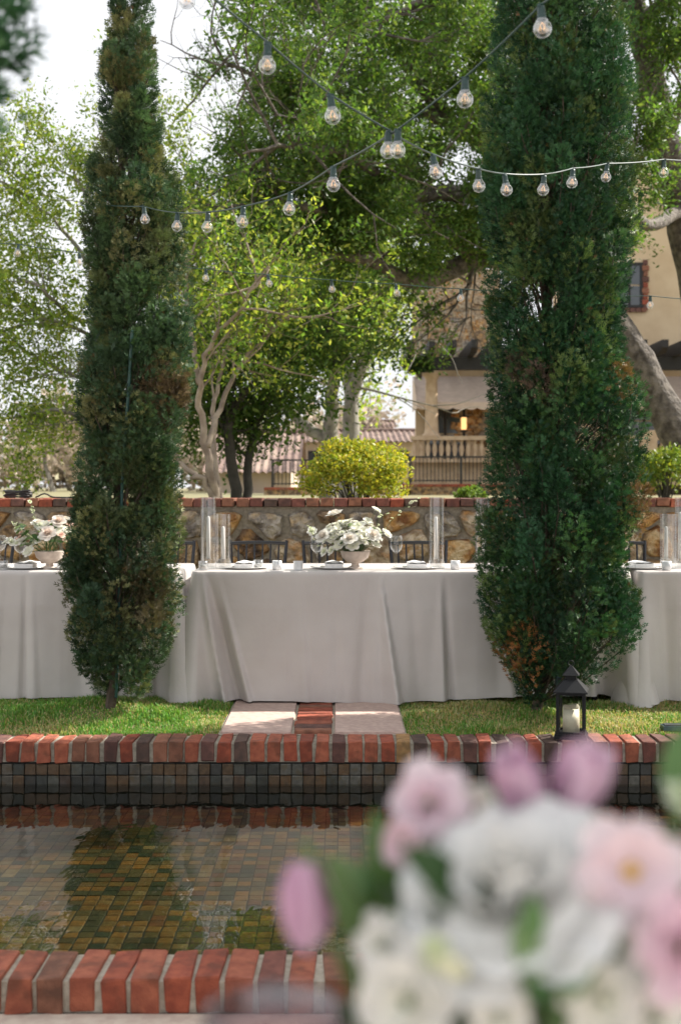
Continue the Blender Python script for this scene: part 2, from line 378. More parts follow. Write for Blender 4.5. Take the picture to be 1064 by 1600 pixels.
tag(wtr.build('pool_water', M['water']), 'still clear water in the pool', kind='structure')

# path from the pool to the tables: two slabs with a strip of bricks between them
path = MB().box((-.14, 7.30, -.03), (.94, 2.0, .05)); po = path.build('garden_path', M['mortar_pale']); tag(po, 'short path of pink slabs and bricks', kind='structure')
slab = [bm_mesh('slab', bevel_box(.352, .98, .05, .004, .002, 5 + k), M['slab']) for k in range(2)]
for k, x in enumerate((-.422, .145)):
    for j in range(2): link('slab', slab[j], po, (x, 6.305 + .49 + j * .995, -.041 - j * .001))
bs = brick_meshes(.186, .092, .052, 2)
for j in range(19):
    link('brick', random.choice(bs[random.choice((0, 0, 1, 5, 2))]), po, (-.139 + random.uniform(-.002, .002), 6.352 + j * .0985, -.0425 + random.uniform(-.001, .001)), (0, 0, random.uniform(-.01, .01)))

# grass blades
def grass(n, x0, x1, y0, y1, h0, h1, seed, w=.003):
    r = np.random.default_rng(seed)
    x = r.uniform(x0, x1, n); y = r.uniform(y0, y1, n)
    keep = ~((x > -.61) & (x < .33)); x, y = x[keep], y[keep]; n = len(x)
    z = np.array([lawn_h(a, b) for a, b in zip(x, y)])
    hh = r.uniform(h0, h1, n) * (0.75 + .5 * np.sin(x * 9 + 1) * np.sin(y * 11)); hh = np.where(y < Y_FB + .05, hh * .7, hh)
    ang = r.uniform(0, 2 * np.pi, n); lean = r.uniform(.15, 1.0, n); wd = r.uniform(.7, 1.4, n) * w
    d = np.stack([np.cos(ang), np.sin(ang), 0 * ang], 1); s = np.stack([-np.sin(ang), np.cos(ang), 0 * ang], 1)
    b = np.stack([x, y, z], 1); up = np.array([0, 0, 1.0])
    m1 = b + d * (lean * hh * .25)[:, None] + up * (hh * .6)[:, None]
    tp = b + d * (lean * hh * .9)[:, None] + up * (hh * (1 - .35 * lean))[:, None]
    V = np.stack([b - s * wd[:, None], b + s * wd[:, None], m1 + s * (wd * .7)[:, None], m1 - s * (wd * .7)[:, None], tp], 1).reshape(-1, 3)
    k = 5 * np.arange(n)[:, None]
    F = np.concatenate([k + np.array([[0, 1, 2]]), k + np.array([[0, 2, 3]]), k + np.array([[3, 2, 4]])], 0)
    g = np.stack([r.uniform(.13, .22, n), r.uniform(.27, .40, n), r.uniform(.045, .09, n)], 1)
    dry = np.stack([r.uniform(.46, .62, n), r.uniform(.40, .52, n), r.uniform(.18, .27, n)], 1)
    patch = .44 + .28 * np.sin(x * 3.1 + .6) * np.cos(y * 4.3 + x) + .22 * np.sin(x * 7 - y * 5)
    patch = patch - .40 * np.exp(-((x + 1.0) ** 2 / .12)) + .12 * (x > .4)
    col = np.where((r.random(n) < np.clip(patch, .08, .7))[:, None], dry, g)
    return V, F, np.repeat(col, 5, 0)
gv, gf, gc, off = [], [], [], 0
for a in ((80000, -2.1, 2.2, Y_FB + .005, 7.45, .018, .05, 1), (9000, -5.5, -2.1, Y_FB + .005, 7.6, .03, .07, 2, .005), (9000, 2.2, 5.5, Y_FB + .005, 7.6, .03, .07, 3, .005), (9000, -4, 4, 7.4, 9.5, .03, .07, 4, .006)):
    V, F, C = grass(*a); gv.append(V); gf.append(F + off); gc.append(C); off += len(V)
tag(link('grass', np_mesh('grass', np.concatenate(gv), np.concatenate(gf), M['grass'], np.concatenate(gc))), 'short green and straw coloured lawn grass', kind='stuff')

# ------------------------------------------------------------------ garden wall: field stones in mortar under a brick coping
wall = MB().box((0, Y_WALL + .07 + .13, .54), (7.6, .26, 1.075)).build('garden_wall', M['mortar'])
tag(wall, 'low field stone garden wall with red brick top behind the tables', 'wall')
def clip(poly, a, n):
    o = []
    for i in range(len(poly)):
        p, q = poly[i], poly[(i + 1) % len(poly)]
        dp, dq = (p - a).dot(n), (q - a).dot(n)
        if dp <= 0: o.append(p)
        if dp * dq < 0: o.append(p + (q - p) * (dp / (dp - dq)))
    return o
rs = random.Random(21); V2 = lambda a, b: Vector((a, b))
pts = []
for i in range(29):
    for j in range(5):
        pts.append(V2(-3.7 + i * .262 + (.13 if j % 2 else 0) + rs.uniform(-.10, .10), .08 + j * .225 + rs.uniform(-.08, .08)))
for p in pts:
    if abs(p.x) > 3.72: continue
    poly = [V2(-3.78, .01), V2(3.78, .01), V2(3.78, 1.06), V2(-3.78, 1.06)]
    for q in sorted(pts, key=lambda q: (q - p).length)[1:18]: poly = clip(poly, (p + q) / 2, q - p)
    if len(poly) < 3: continue
    c = sum(poly, V2(0, 0)) / len(poly)
    gap = rs.uniform(.006, .026)
    ring = []
    for i in range(len(poly)):
        a, b = poly[i], poly[(i + 1) % len(poly)]
        for t in ((.5,) if (b - a).length < .08 else (.22, .5, .78)):
            w = a + (b - a) * t; d = w - c; L = d.length
            if L > .02: ring.append(c + d * max(.3, (L - gap * rs.uniform(.6, 1.5)) / L))
    n = len(ring)
    if n < 5: continue
    b = MB(); vs = []
    dep = rs.uniform(.025, .06)
    for s_, y_ in ((1.0, .06), (1.0, -.006), (.88, -dep), (.45, -dep * 1.3)):
        for w in ring:
            e = c + (w - c) * s_; vs.append((e.x - c.x, y_ + (rs.uniform(-.014, .014) if s_ < .9 else 0), e.y - c.y))
    vs.append((0, -dep * 1.2, 0)); F = []
    for k in range(3):
        for i in range(n): F.append((k * n + i, k * n + (i + 1) % n, (k + 1) * n + (i + 1) % n, (k + 1) * n + i))
    for i in range(n): F.append((3 * n + i, 3 * n + (i + 1) % n, 4 * n))
    b.add(vs, F); o = b.build('stone', ST[rs.choices(range(5), (3, 3, 2, 2.5, 1.4))[0]], wall); o.location = (c.x, Y_WALL + .05, c.y)
cb = brick_meshes(.0975, .20, .063, 2)
for i in range(70):
    x = -3.73 + i * .1066
    for j in range(2):
        link('brick', rs.choice(cb[rs.choices(range(7), (3, 1, 2.4, .8, 0, 2.5, 2.2))[0]]), wall, (x + rs.uniform(-.003, .003), Y_WALL + .105 + j * .206 + rs.uniform(-.006, .006), 1.0795 + rs.uniform(-.003, .003)), (0, 0, rs.uniform(-.025, .025)))

# ------------------------------------------------------------------ villa beyond the garden (about 40 m away)
YV = 41.0
def pz(py, Y=YV): return EYE - (py - HY) * Y / FPX
def px_(px, Y=YV): return (px - CX) * Y / FPX
villa = empty('villa', (px_(860), YV + 4, 1.0)); tag(villa, 'cream stucco villa with dark pergola, beige awnings and balustrade', 'house')
def vpart(mb, name, m, parent=villa, smooth=False):
    o = mb.build(name, m, None, smooth); bpy.context.view_layer.update()
    o.parent = parent; o.matrix_parent_inverse = inv_of(parent); return o
def inv_of(o):
    mw = Matrix.Identity(4); c = []
    while o is not None: c.append(o); o = o.parent
    for q in reversed(c): mw = mw @ q.matrix_parent_inverse @ Matrix.LocRotScale(q.location, q.rotation_euler, q.scale)
    return mw.inverted()
x0, xr = px_(658), 15.0
# ground-floor wall behind the terrace and upper storey
vpart(MB().box(((x0 + xr) / 2, YV + 3.2, 3.2), (xr - x0, .4, 4.6)), 'wall', M['stucco'])
vpart(MB().box(((px_(655) + px_(770)) / 2 + .3, YV + 3.6, pz(470)), (px_(770) - px_(655) + .6, 1.4, pz(400) - pz(548))), 'stone_gable', ST[3])
vpart(MB().box((px_(905) + 5.2, YV + 4.4, 8.95), (10.4, 1.6, 7.3)), 'upper_wall', M['stucco'])  # storey made taller so that it blocks the sun from the awning
gr = random.Random(4)
for k in range(46):   # field stones of the gable and of the wall by the door
    gx, gz, dp = gr.uniform(px_(660), px_(765)), gr.uniform(pz(540), pz(430)), .02 + .0016 * k
    vpart(MB().add(*(lambda bmv: bmv)(([(gx + a * gr.uniform(.10, .26), YV + 2.905 - dp * (1 if c else 0), gz + b * gr.uniform(.10, .22)) for c in (0, 1) for a, b in ((-1, -1), (1, -1), (1, 1), (-1, 1))],
          [(0, 1, 5, 4), (1, 2, 6, 5), (2, 3, 7, 6), (3, 0, 4, 7), (4, 5, 6, 7)]))), 'stone', ST[gr.choice((0, 1, 2, 3, 3))])
for k in range(40):
    gx, gz, dp = gr.uniform(px_(722), px_(775)), gr.uniform(pz(690), pz(630)), .02 + .0016 * k
    vpart(MB().add([(gx + a * gr.uniform(.08, .2), YV + 3.005 - dp * c, gz + b * gr.uniform(.08, .18)) for c in (0, 1) for a, b in ((-1, -1), (1, -1), (1, 1), (-1, 1))],
          [(0, 1, 5, 4), (1, 2, 6, 5), (2, 3, 7, 6), (3, 0, 4, 7), (4, 5, 6, 7)]), 'stone', ST[gr.randrange(5)])
# terrace slab, its retaining wall and coping
vpart(MB().box(((px_(640) + xr) / 2, YV + 1.5, pz(740)), (xr - px_(640), 3.6, pz(722) - pz(758))), 'terrace', M['cast_stone'])
def window(cx, cz, w, h, y, name='window', trim=None):
    f = vpart(MB().box((cx - w / 2, y, cz), (.09, .10, h)).box((cx + w / 2, y, cz), (.09, .10, h)).box((cx, y, cz + h / 2), (w + .09, .11, .09)).box((cx, y, cz - h / 2), (w + .09, .11, .09)).box((cx, y + .004, cz), (.06, .09, h)), name, M['timber'])
    for s in (-1, 1):
        for t in (-.25, .25):
            vpart(MB().box((cx + s * w / 4, y + .02, cz + t * h), (w / 2 - .09, .03, h / 2 - .05)), 'pane', M['pane'], f)
    return f
window(px_(707), pz(672), 1.3, 1.75, YV + 2.97, 'terrace_door')
window(px_(1022), pz(418), .85, 1.5, YV + 3.57)
for k in range(9):
    for s in (-1, 1): vpart(MB().box((px_(1022) + s * .56, YV + 3.56, pz(418) - .8 + k * .2), (.16 + .08 * (k % 2), .1, .17)), 'trim_brick', BR[gr.choice((0, 2, 5))])
for k in range(6): vpart(MB().box((px_(1022) - .5 + k * .2, YV + 3.56, pz(418) - .88), (.17, .12, .14)), 'trim_brick', BR[gr.choice((0, 2, 5))])
window(px_(1040), pz(650), 1.6, 1.75, YV + 2.97); window(px_(1120), pz(650), 1.6, 1.75, YV + 2.97)
# column
def column(px, py0, py1, y=YV):
    z0, z1 = pz(py1), pz(py0)
    return vpart(MB().lathe([(.0, 0), (.30, 0), (.30, .12), (.24, .16), (.22, .3), (.20, (z1 - z0) * .55), (.185, z1 - z0 - .3), (.23, z1 - z0 - .2), (.27, z1 - z0 - .12), (.27, z1 - z0), (0, z1 - z0)], 16, (px_(px), y, z0)), 'column', M['cast_stone'], smooth=True)
column(674, 580, 685); column(1180, 580, 685)
# pergola: two long beams on the columns and rafters across them, ends cut
zb = pz(578)
for dy in (-.12, .12): vpart(MB().box(((px_(628) + xr) / 2, YV + dy, zb + .20), (xr - px_(628), .12, .40)), 'beam', M['timber'])
for k in range(20):
    x = px_(632) + .12 + k * .66
    V = [(x + s * .10, y, z) for s in (-1, 1) for (y, z) in ((YV - 1.6, zb + .56), (YV - 1.6, zb + .80), (YV + 3.3, zb + .80), (YV + 3.3, zb + .405), (YV - 1.2, zb + .405))]
    vpart(MB().add(V, [(0, 1, 2, 3, 4), (9, 8, 7, 6, 5), (0, 5, 6, 1), (1, 6, 7, 2), (2, 7, 8, 3), (3, 8, 9, 4), (4, 9, 5, 0)]), 'rafter', M['timber'])
# awnings
def awning(pa, pb, lab=None):
    xa, xb = px_(pa), px_(pb); zt, zl = pz(576), pz(627); n = max(2, round((xb - xa) / .55))
    b = MB(); b.grid(lambda u, v: (xa + (xb - xa) * u, YV + 2.9 - 2.5 * v ** .8, zt + (zl - zt) * v ** 1.25 - .05 * abs(math.sin(u * n * math.pi)) * math.sin(v * 3.1)), n * 6, 8)
    a = vpart(b, 'awning', M['awning'], smooth=True)
    v = MB(); v.grid(lambda u, w: (xa + (xb - xa) * u, YV + .395, zl - w * (.19 + .06 * abs(math.sin(u * n * math.pi * 1.5)))), n * 12, 2); vpart(v, 'valance', M['awning'], a)
    for s in (xa, xb):
        e = MB(); e.add([(s, YV + 2.9, zt), (s, YV + 1.4, (zt + zl) / 2 + .12), (s, YV + .4, zl), (s, YV + .4, zl - .2), (s, YV + 2.9, zl - .2)], [(0, 1, 2, 3, 4)]); vpart(e, 'side_flap', M['awning'], a)
awning(652, 795); awning(960, 1190)
# stone balustrade along the terrace edge
bal = [(.0, 0), (.07, 0), (.07, .06), (.04, .09), (.085, .26), (.075, .36), (.038, .46), (.06, .50), (.065, .55), (0, .55)]
zbt = pz(721); zr = pz(688)
for (a, b) in ((640, 985), (1000, 1200)):
    xa, xb = px_(a), px_(b)
    vpart(MB().box(((xa + xb) / 2, YV - .55, zr + .05), (xb - xa, .30, .13)), 'handrail', M['cast_stone'])
    vpart(MB().box(((xa + xb) / 2, YV - .55, zbt + .01), (xb - xa, .28, .10)), 'plinth', M['cast_stone'])
    me = MB().lathe(bal, 10).mesh('baluster', M['cast_stone'], True); n = int((xb - xa) / .215)
    for k in range(n):
        o = link('baluster', me, villa, (xa + .12 + k * .215, YV - .55, zbt + .06), None, (1, 1, (zr - zbt - .07) / .55)); o.matrix_parent_inverse = inv_of(villa)
vpart(MB().box((px_(1005), YV - .56, (zr + zbt) / 2 + .12), (.5, .42, zr - zbt + .35)), 'pedestal', M['cast_stone'])
# lit wall lantern by the door
wl = vpart(MB().box((px_(737), YV + 2.80, pz(641)), (.06, .4, .06)), 'wall_lantern', M['iron'])
vpart(MB().box((px_(737), YV + 2.68, pz(644)), (.30, .30, .05)), 'lamp_cap', M['iron'], wl); vpart(MB().box((px_(737), YV + 2.68, pz(668)), (.22, .22, .06)), 'lamp_base', M['iron'], wl)
vpart(MB().box((px_(737), YV + 2.68, pz(655)), (.17, .17, .42)), 'lamp_glass', M['lamp_glow'], wl)

# iron railing on a low stone retaining wall in front of the villa
YR = 38.0
def railing(pa, pb, pyt, pyb, label, wall_bottom=1.0, stairs=False):
    xa, xb, zt, zb = px_(pa, YR), px_(pb, YR), pz(pyt, YR), pz(pyb, YR)
    root = empty('iron_railing', ((xa + xb) / 2, YR, zb)); tag(root, label, 'railing')
    def rp_(mb, nm): o = mb.build(nm, M['iron'], root); o.matrix_parent_inverse = inv_of(root)
    rp_(MB().box(((xa + xb) / 2, YR, zt), (xb - xa, .06, .05)), 'top_rail'); rp_(MB().box(((xa + xb) / 2, YR, zb + .08), (xb - xa, .04, .035)), 'bottom_rail')
    me = MB().box((0, 0, 0), (.024, .024, zt - zb - .06)).mesh('bar', M['iron']); n = int((xb - xa) / .115)
    for k in range(n): link('bar', me, root, (xa + .06 + k * .115 - (xa + xb) / 2, 0, (zt - zb) / 2))
    for x in (xa, (xa + xb) / 2, xb): rp_(MB().box((x, YR, (zt + zb) / 2), (.07, .07, zt - zb + .06)), 'post')
    w = MB().box(((xa + xb) / 2, YR + .05, (zb + wall_bottom) / 2 - .06), (xb - xa + .5, .4, zb - wall_bottom - .10)).build('retaining_wall', ST[1]); tag(w, label.replace('black iron railing', 'low stone wall with brick top under the iron railing'), 'wall')
    n = int((xb - xa + .5) / .24); me = [bm_mesh('brick', bevel_box(.225, .44, .085, .008, .004, k), BR[k]) for k in (0, 1, 5)]
    for k in range(n): link('brick', random.choice(me), w, (xa - .13 + k * .24, YR + .05, zb - .11 + .0))
railing(640, 800, 714, 755, 'black iron railing before the stone balustrade')
railing(426, 628, 719, 760, 'black iron railing passing behind the golden shrub')
railing(985, 1110, 752, 790, 'black iron railing at the right edge of the garden') if False else None

# distant houses with clay tile roofs
def far_house(pa, pb, pridge, peave, pbase, Y, label, depth=8.0):
    xa, xb = px_(pa, Y), px_(pb, Y); zr_, ze, zb_ = pz(pridge, Y), pz(peave, Y), min(1.0, pz(pbase, Y))
    root = empty('far_house', ((xa + xb) / 2, Y + depth / 2, 1.0)); tag(root, label, 'house', 'houses far behind the garden')
    def pp(mb, nm, m, par=root): o = mb.build(nm, m, par); o.matrix_parent_inverse = inv_of(par); return o
    pp(MB().box(((xa + xb) / 2, Y + depth / 2, (ze + 1.0) / 2), (xb - xa - .8, depth - .8, ze - 1.0)), 'wall', M['far_wall'])
    n = int((xb - xa) / .28); b = MB()
    for s in (0, 1):
        b.grid(lambda u, v: (xa + (xb - xa) * u, (Y - .3 if s == 0 else Y + depth + .3) * (1 - v) + (Y + depth / 2) * v, ze + (zr_ - ze) * v + .045 * math.cos(u * n * 2 * math.pi) + .02 * ((v * 14) % 1)), n * 4, 28)
    rf = pp(b, 'roof', M['roof'])
    pp(MB().tube([(xa, Y + depth / 2, zr_ + .02), (xb, Y + depth / 2, zr_ + .02)], .14, 8), 'ridge', M['roof'], rf)
    for k in range(0 if Y == 50 else 3):
        wx = xa + (xb - xa) * (.2 + .3 * k); f = pp(MB().box((wx, Y + .38, (ze + 1) / 2 + .2), (1.0, .1, 1.2)), 'window', M['timber']); pp(MB().box((wx, Y + .34, (ze + 1) / 2 + .2), (.82, .06, 1.02)), 'pane', M['pane'], f)
far_house(455, 665, 668, 690, 750, 62, 'low house with pink clay tile roof behind the grey trunks')
far_house(318, 470, 668, 738, 760, 50, 'low house with broad tile roof seen between the pale tree trunks', 10)
far_house(515, 620, 655, 668, 750, 80, 'small far roof peak above the longer tile roof', 6)

# ------------------------------------------------------------------ trees and shrubs
from mathutils import noise as mnoise
def unit(a): return a / np.maximum(np.linalg.norm(a, axis=-1, keepdims=True), 1e-9)

def cypress(name, label, bx, by, prof, seed, n_pl, zmin, top, tints, dead=(), bare=(), spr=165, back=.5, bz=0.0, group=None, thin=-9):
    """Italian cypress: plumes of scale-leaf sprays round a thin trunk. prof: rows of (z, x_left, x_right)."""
    r = np.random.default_rng(seed)
    pz_ = np.array([p[0] for p in prof]); pl = np.array([p[1] for p in prof]); pr = np.array([p[2] for p in prof])
    o = np.argsort(pz_); pz_, pl, pr = pz_[o], pl[o], pr[o]; w_ = (pr - pl) / 2; ins = np.minimum(.036, .3 * w_); pl, pr = pl + ins, pr - ins   # room for the spray tips
    Lf = lambda z: np.interp(z, pz_, pl); Rt = lambda z: np.interp(z, pz_, pr)
    # plume anchors: denser where the crown is wide
    zs = r.uniform(zmin, top, n_pl * 6); w = (Rt(zs) - Lf(zs)) / 2; zs = zs[r.random(len(zs)) < np.clip(w / w.max(), .12, 1)][:n_pl]
    th = r.uniform(-np.pi, np.pi, len(zs)); keep = (np.sin(th) < .25) | (r.random(len(zs)) < back); zs, th = zs[keep], th[keep]
    n = len(zs); R = (Rt(zs) - Lf(zs)) / 2; cx = (Rt(zs) + Lf(zs)) / 2
    inner = r.random(n) < .26
    rad = R * np.where(inner, r.uniform(.35, .7, n), r.uniform(.72, 1.05, n))
    out_ = np.stack([np.cos(th), np.sin(th), 0 * th], 1)
    tip = np.stack([cx + rad * np.cos(th), by + rad * np.sin(th), zs], 1)
    ax = unit(out_ * r.uniform(.18, .55, n)[:, None] + np.array([0, 0, 1.0]) + r.normal(0, .12, (n, 3)))
    ln = r.uniform(.18, .36, n) * np.clip(R / .3, .6, 1.15)
    pcol = np.array(tints)[r.integers(0, len(tints), n)] * r.uniform(.6, 1.5, (n, 1))
    for (dx, dz, dr, c) in dead:
        m = ((tip[:, 0] - dx) ** 2 + (tip[:, 2] - dz) ** 2 < dr ** 2) & (np.sin(th) < 0); pcol[m] = np.array(c) * r.uniform(.8, 1.2, (m.sum(), 1))
    S = spr; t = r.beta(1.6, 1.3, (n, S)); ang = r.uniform(0, 2 * np.pi, (n, S))
    u = unit(np.cross(ax, np.array([.3, .8, .1]))); v = np.cross(ax, u)
    wid = (.058 * np.sin(np.pi * np.clip(t * .85 + .1, 0, 1)) * (ln / .24)[:, None] + .006) * r.uniform(.4, 1.25, (n, S))
    radial = u[:, None] * np.cos(ang)[..., None] + v[:, None] * np.sin(ang)[..., None]
    base = tip[:, None] + ax[:, None] * ((t - .75) * ln[:, None])[..., None] + radial * wid[..., None]
    d = unit(ax[:, None] * .75 + radial * .75 + r.normal(0, .22, (n, S, 3)))
    sl = r.uniform(.024, .052, (n, S))
    scol = pcol[:, None] * r.uniform(.75, 1.3, (n, S, 1)); dry = r.random((n, S)) < .004; scol[dry] = (.16, .10, .05)
    base = base.reshape(-1, 3); d = d.reshape(-1, 3); sl = sl.ravel(); scol = scol.reshape(-1, 3)
    # cut any spray that would reach far outside the outline
    lo, hi = Lf(base[:, 2]) - .022, Rt(base[:, 2]) + .022
    k = (base[:, 0] > lo) & (base[:, 0] < hi)
    for (hx, hz, hr) in bare:      # openings where the bare inner twigs show
        k &= ~(((base[:, 0] - hx) ** 2 + (base[:, 2] - hz) ** 2 < hr ** 2) & (base[:, 1] < by - .07) & (r.random(len(base)) < .86))
    k &= ~((base[:, 2] < thin) & (r.random(len(base)) < .28))      # the skirt is thin enough to look through
    base, d, sl, scol = base[k], d[k], sl[k], scol[k]; N = len(base)
    side = unit(np.cross(d, unit(r.normal(0, 1, (N, 3)))))
    tw = [(0.0, 0.0, 1.0), (.15, .75, .55), (.22, -.75, .55), (.5, .65, .42), (.56, -.65, .42)]   # (start, sideways, length)
    V = []; nrm = np.cross(d, side)
    for (s0, sd, l0) in tw:
        b0 = base + d * (sl * s0)[:, None]; dd = unit(d + side * sd + nrm * r.uniform(-.25, .25, (N, 1))); wv = np.cross(dd, nrm); L0 = (sl * l0)[:, None]
        V.append(np.stack([b0 - wv * .0026, b0 + wv * .0034 + dd * L0 * .4, b0 + dd * L0], 1))
    V = np.stack(V, 1).reshape(-1, 3); F = np.arange(len(V)).reshape(-1, 3); C = np.repeat(scol, 15, 0)
    C = C * np.tile(np.array([.85, 1.0, 1.2])[:, None], (len(C) // 3, 1))
    root = empty(name, (bx, by, bz)); tag(root, label, 'cypress', group)
    cr = link('crown', np_mesh('crown', V, F, M['cypress'], C), root); cr.matrix_parent_inverse = inv_of(root)
    b = MB(); zt = np.linspace(bz, top + .05, 14)
    b.tube([((bx if z < zmin + .2 else .5 * bx + .25 * float(Lf(z) + Rt(z))) + .012 * math.sin(z * 3), by + .01 * math.cos(z * 2.3), z) for z in zt], [max(.006, .030 * (1 - (z - bz) / (top - bz + .1)) ** .8) for z in zt], 7)
    for i in r.permutation(n)[:int(n * .55)]:
        if tip[i, 2] < thin + .1: continue
        z0 = max(bz + .08, tip[i, 2] - ln[i] * 1.1 - r.uniform(.05, .25)); xc = .5 * bx + .25 * float(Lf(z0) + Rt(z0))
        p0 = Vector((xc, by, z0)); p2 = Vector(tip[i]) - Vector(ax[i]) * ln[i] * .4; p1 = (p0 + p2) / 2 + Vector((r.normal(0, .012), r.normal(0, .012), -.03))
        b.tube([p0, p1, p2, Vector(tip[i]) - Vector(ax[i]) * ln[i] * .1], [.007, .0052, .0038, .0015], 4, False)
    tr = b.build('trunk', M['bark_cypress'], root); tr.matrix_parent_inverse = inv_of(root)
    return root

def prof_px(rows, Y):
    return [(P(0, y, Y).z, P(a, y, Y).x, P(b, y, Y).x) for (y, a, b) in rows]
YC = 6.78
lp = prof_px([(-280, 202, 210), (-200, 190, 222), (-100, 179, 230), (0, 170, 236), (50, 162, 244), (100, 156, 248), (160, 152, 255), (230, 146, 258), (290, 124, 283), (350, 131, 290), (450, 136, 303), (520, 138, 306), (590, 120, 300), (650, 122, 298), (700, 120, 292), (750, 115, 286), (800, 116, 285), (850, 102, 287), (900, 97, 285), (950, 102, 288), (1000, 108, 275), (1040, 122, 256), (1066, 142, 238)], YC)
G1 = [(.048, .092, .042), (.062, .110, .046), (.036, .072, .036), (.10, .130, .052), (.165, .170, .072), (.052, .096, .044)]
cypress('cypress', 'slender grey green cypress with a stake, left of the path', P(172, 1090, YC).x, YC, lp, 3, 680, P(0, 1064, YC).z, P(0, -270, YC).z, G1,
        dead=[(P(265, 600, YC).x, P(0, 600, YC).z, .10, (.14, .10, .055)), (P(225, 500, YC).x, P(0, 480, YC).z, .07, (.12, .09, .05)), (P(235, 900, YC).x, P(0, 900, YC).z, .12, (.11, .095, .05)), (P(240, 960, YC).x, P(0, 950, YC).z, .10, (.12, .10, .05))],
        bare=[(P(200, 780, YC).x, P(0, 780, YC).z, .07), (P(215, 860, YC).x, P(0, 860, YC).z, .09), (P(205, 640, YC).x, P(0, 640, YC).z, .05), (P(195, 470, YC).x, P(0, 470, YC).z, .04), (P(200, 930, YC).x, P(0, 930, YC).z, .06), (P(150, 1000, YC).x, P(0, 1000, YC).z, .06), (P(240, 1010, YC).x, P(0, 1010, YC).z, .06)], bz=.04, thin=P(0, 960, YC).z)
rpf = prof_px([(-620, 865, 890), (-450, 825, 925), (-250, 790, 960), (-100, 772, 978), (0, 766, 984), (100, 762, 990), (200, 748, 993), (300, 747, 995), (400, 757, 990), (500, 758, 968), (550, 754, 978), (600, 762, 1004), (700, 756, 1003), (760, 751, 1016), (830, 742, 1000), (900, 744, 978), (930, 747, 1000), (980, 753, 1002), (1030, 776, 960), (1060, 790, 925), (1085, 812, 880)], YC)
G2 = [(.024, .074, .030), (.032, .092, .034), (.016, .054, .025), (.048, .112, .036), (.090, .135, .040), (.023, .070, .031)]
cypress('cypress', 'broad dark green cypress behind the black lantern', P(836, 1118, YC).x, YC, rpf, 8, 1120, P(0, 1078, YC).z, P(0, -590, YC).z, G2,
        dead=[(P(815, 560, YC).x, P(0, 575, YC).z, .085, (.17, .12, .09)), (P(800, 1000, YC).x, P(0, 1005, YC).z, .07, (.30, .13, .045)), (P(955, 390, YC).x, P(0, 225, YC).z, .06, (.22, .15, .06)), (P(960, 590, YC).x, P(0, 590, YC).z, .05, (.25, .15, .06)), (P(1000, 770, YC).x, P(0, 770, YC).z, .06, (.22, .13, .06)), (P(975, 900, YC).x, P(0, 900, YC).z, .07, (.26, .16, .06)), (P(990, 1000, YC).x, P(0, 1000, YC).z, .05, (.28, .17, .07))],
        bare=[(P(835, 480, YC).x, P(0, 480, YC).z, .10), (P(850, 200, YC).x, P(0, 200, YC).z, .07), (P(905, 690, YC).x, P(0, 690, YC).z, .09), (P(905, 950, YC).x, P(0, 950, YC).z, .10), (P(930, 1010, YC).x, P(0, 1010, YC).z, .08), (P(845, 330, YC).x, P(0, 330, YC).z, .05), (P(850, 1060, YC).x, P(0, 1065, YC).z, .06)], bz=-.01, thin=P(0, 1010, YC).z)
# a third cypress close to the camera, mostly outside the left edge
YN = 1.55
npf = [(-.05, -.86, -.84), (.1, -1.0, -.70), (1.0, -1.15, -.56), (1.45, -1.15, -.58), (1.60, -1.2, -.50), (1.68, -1.2, -.43), (1.74, -1.2, -.385), (1.80, -1.2, -.375), (1.88, -1.18, -.40), (2.0, -1.16, -.45), (2.6, -1.0, -.62), (3.0, -.9, -.82)]
cypress('cypress', 'dark blurred cypress branch tips at the upper left edge', -.85, YN, npf, 15, 620, .1, 2.95, G2, spr=120, bz=-.087)

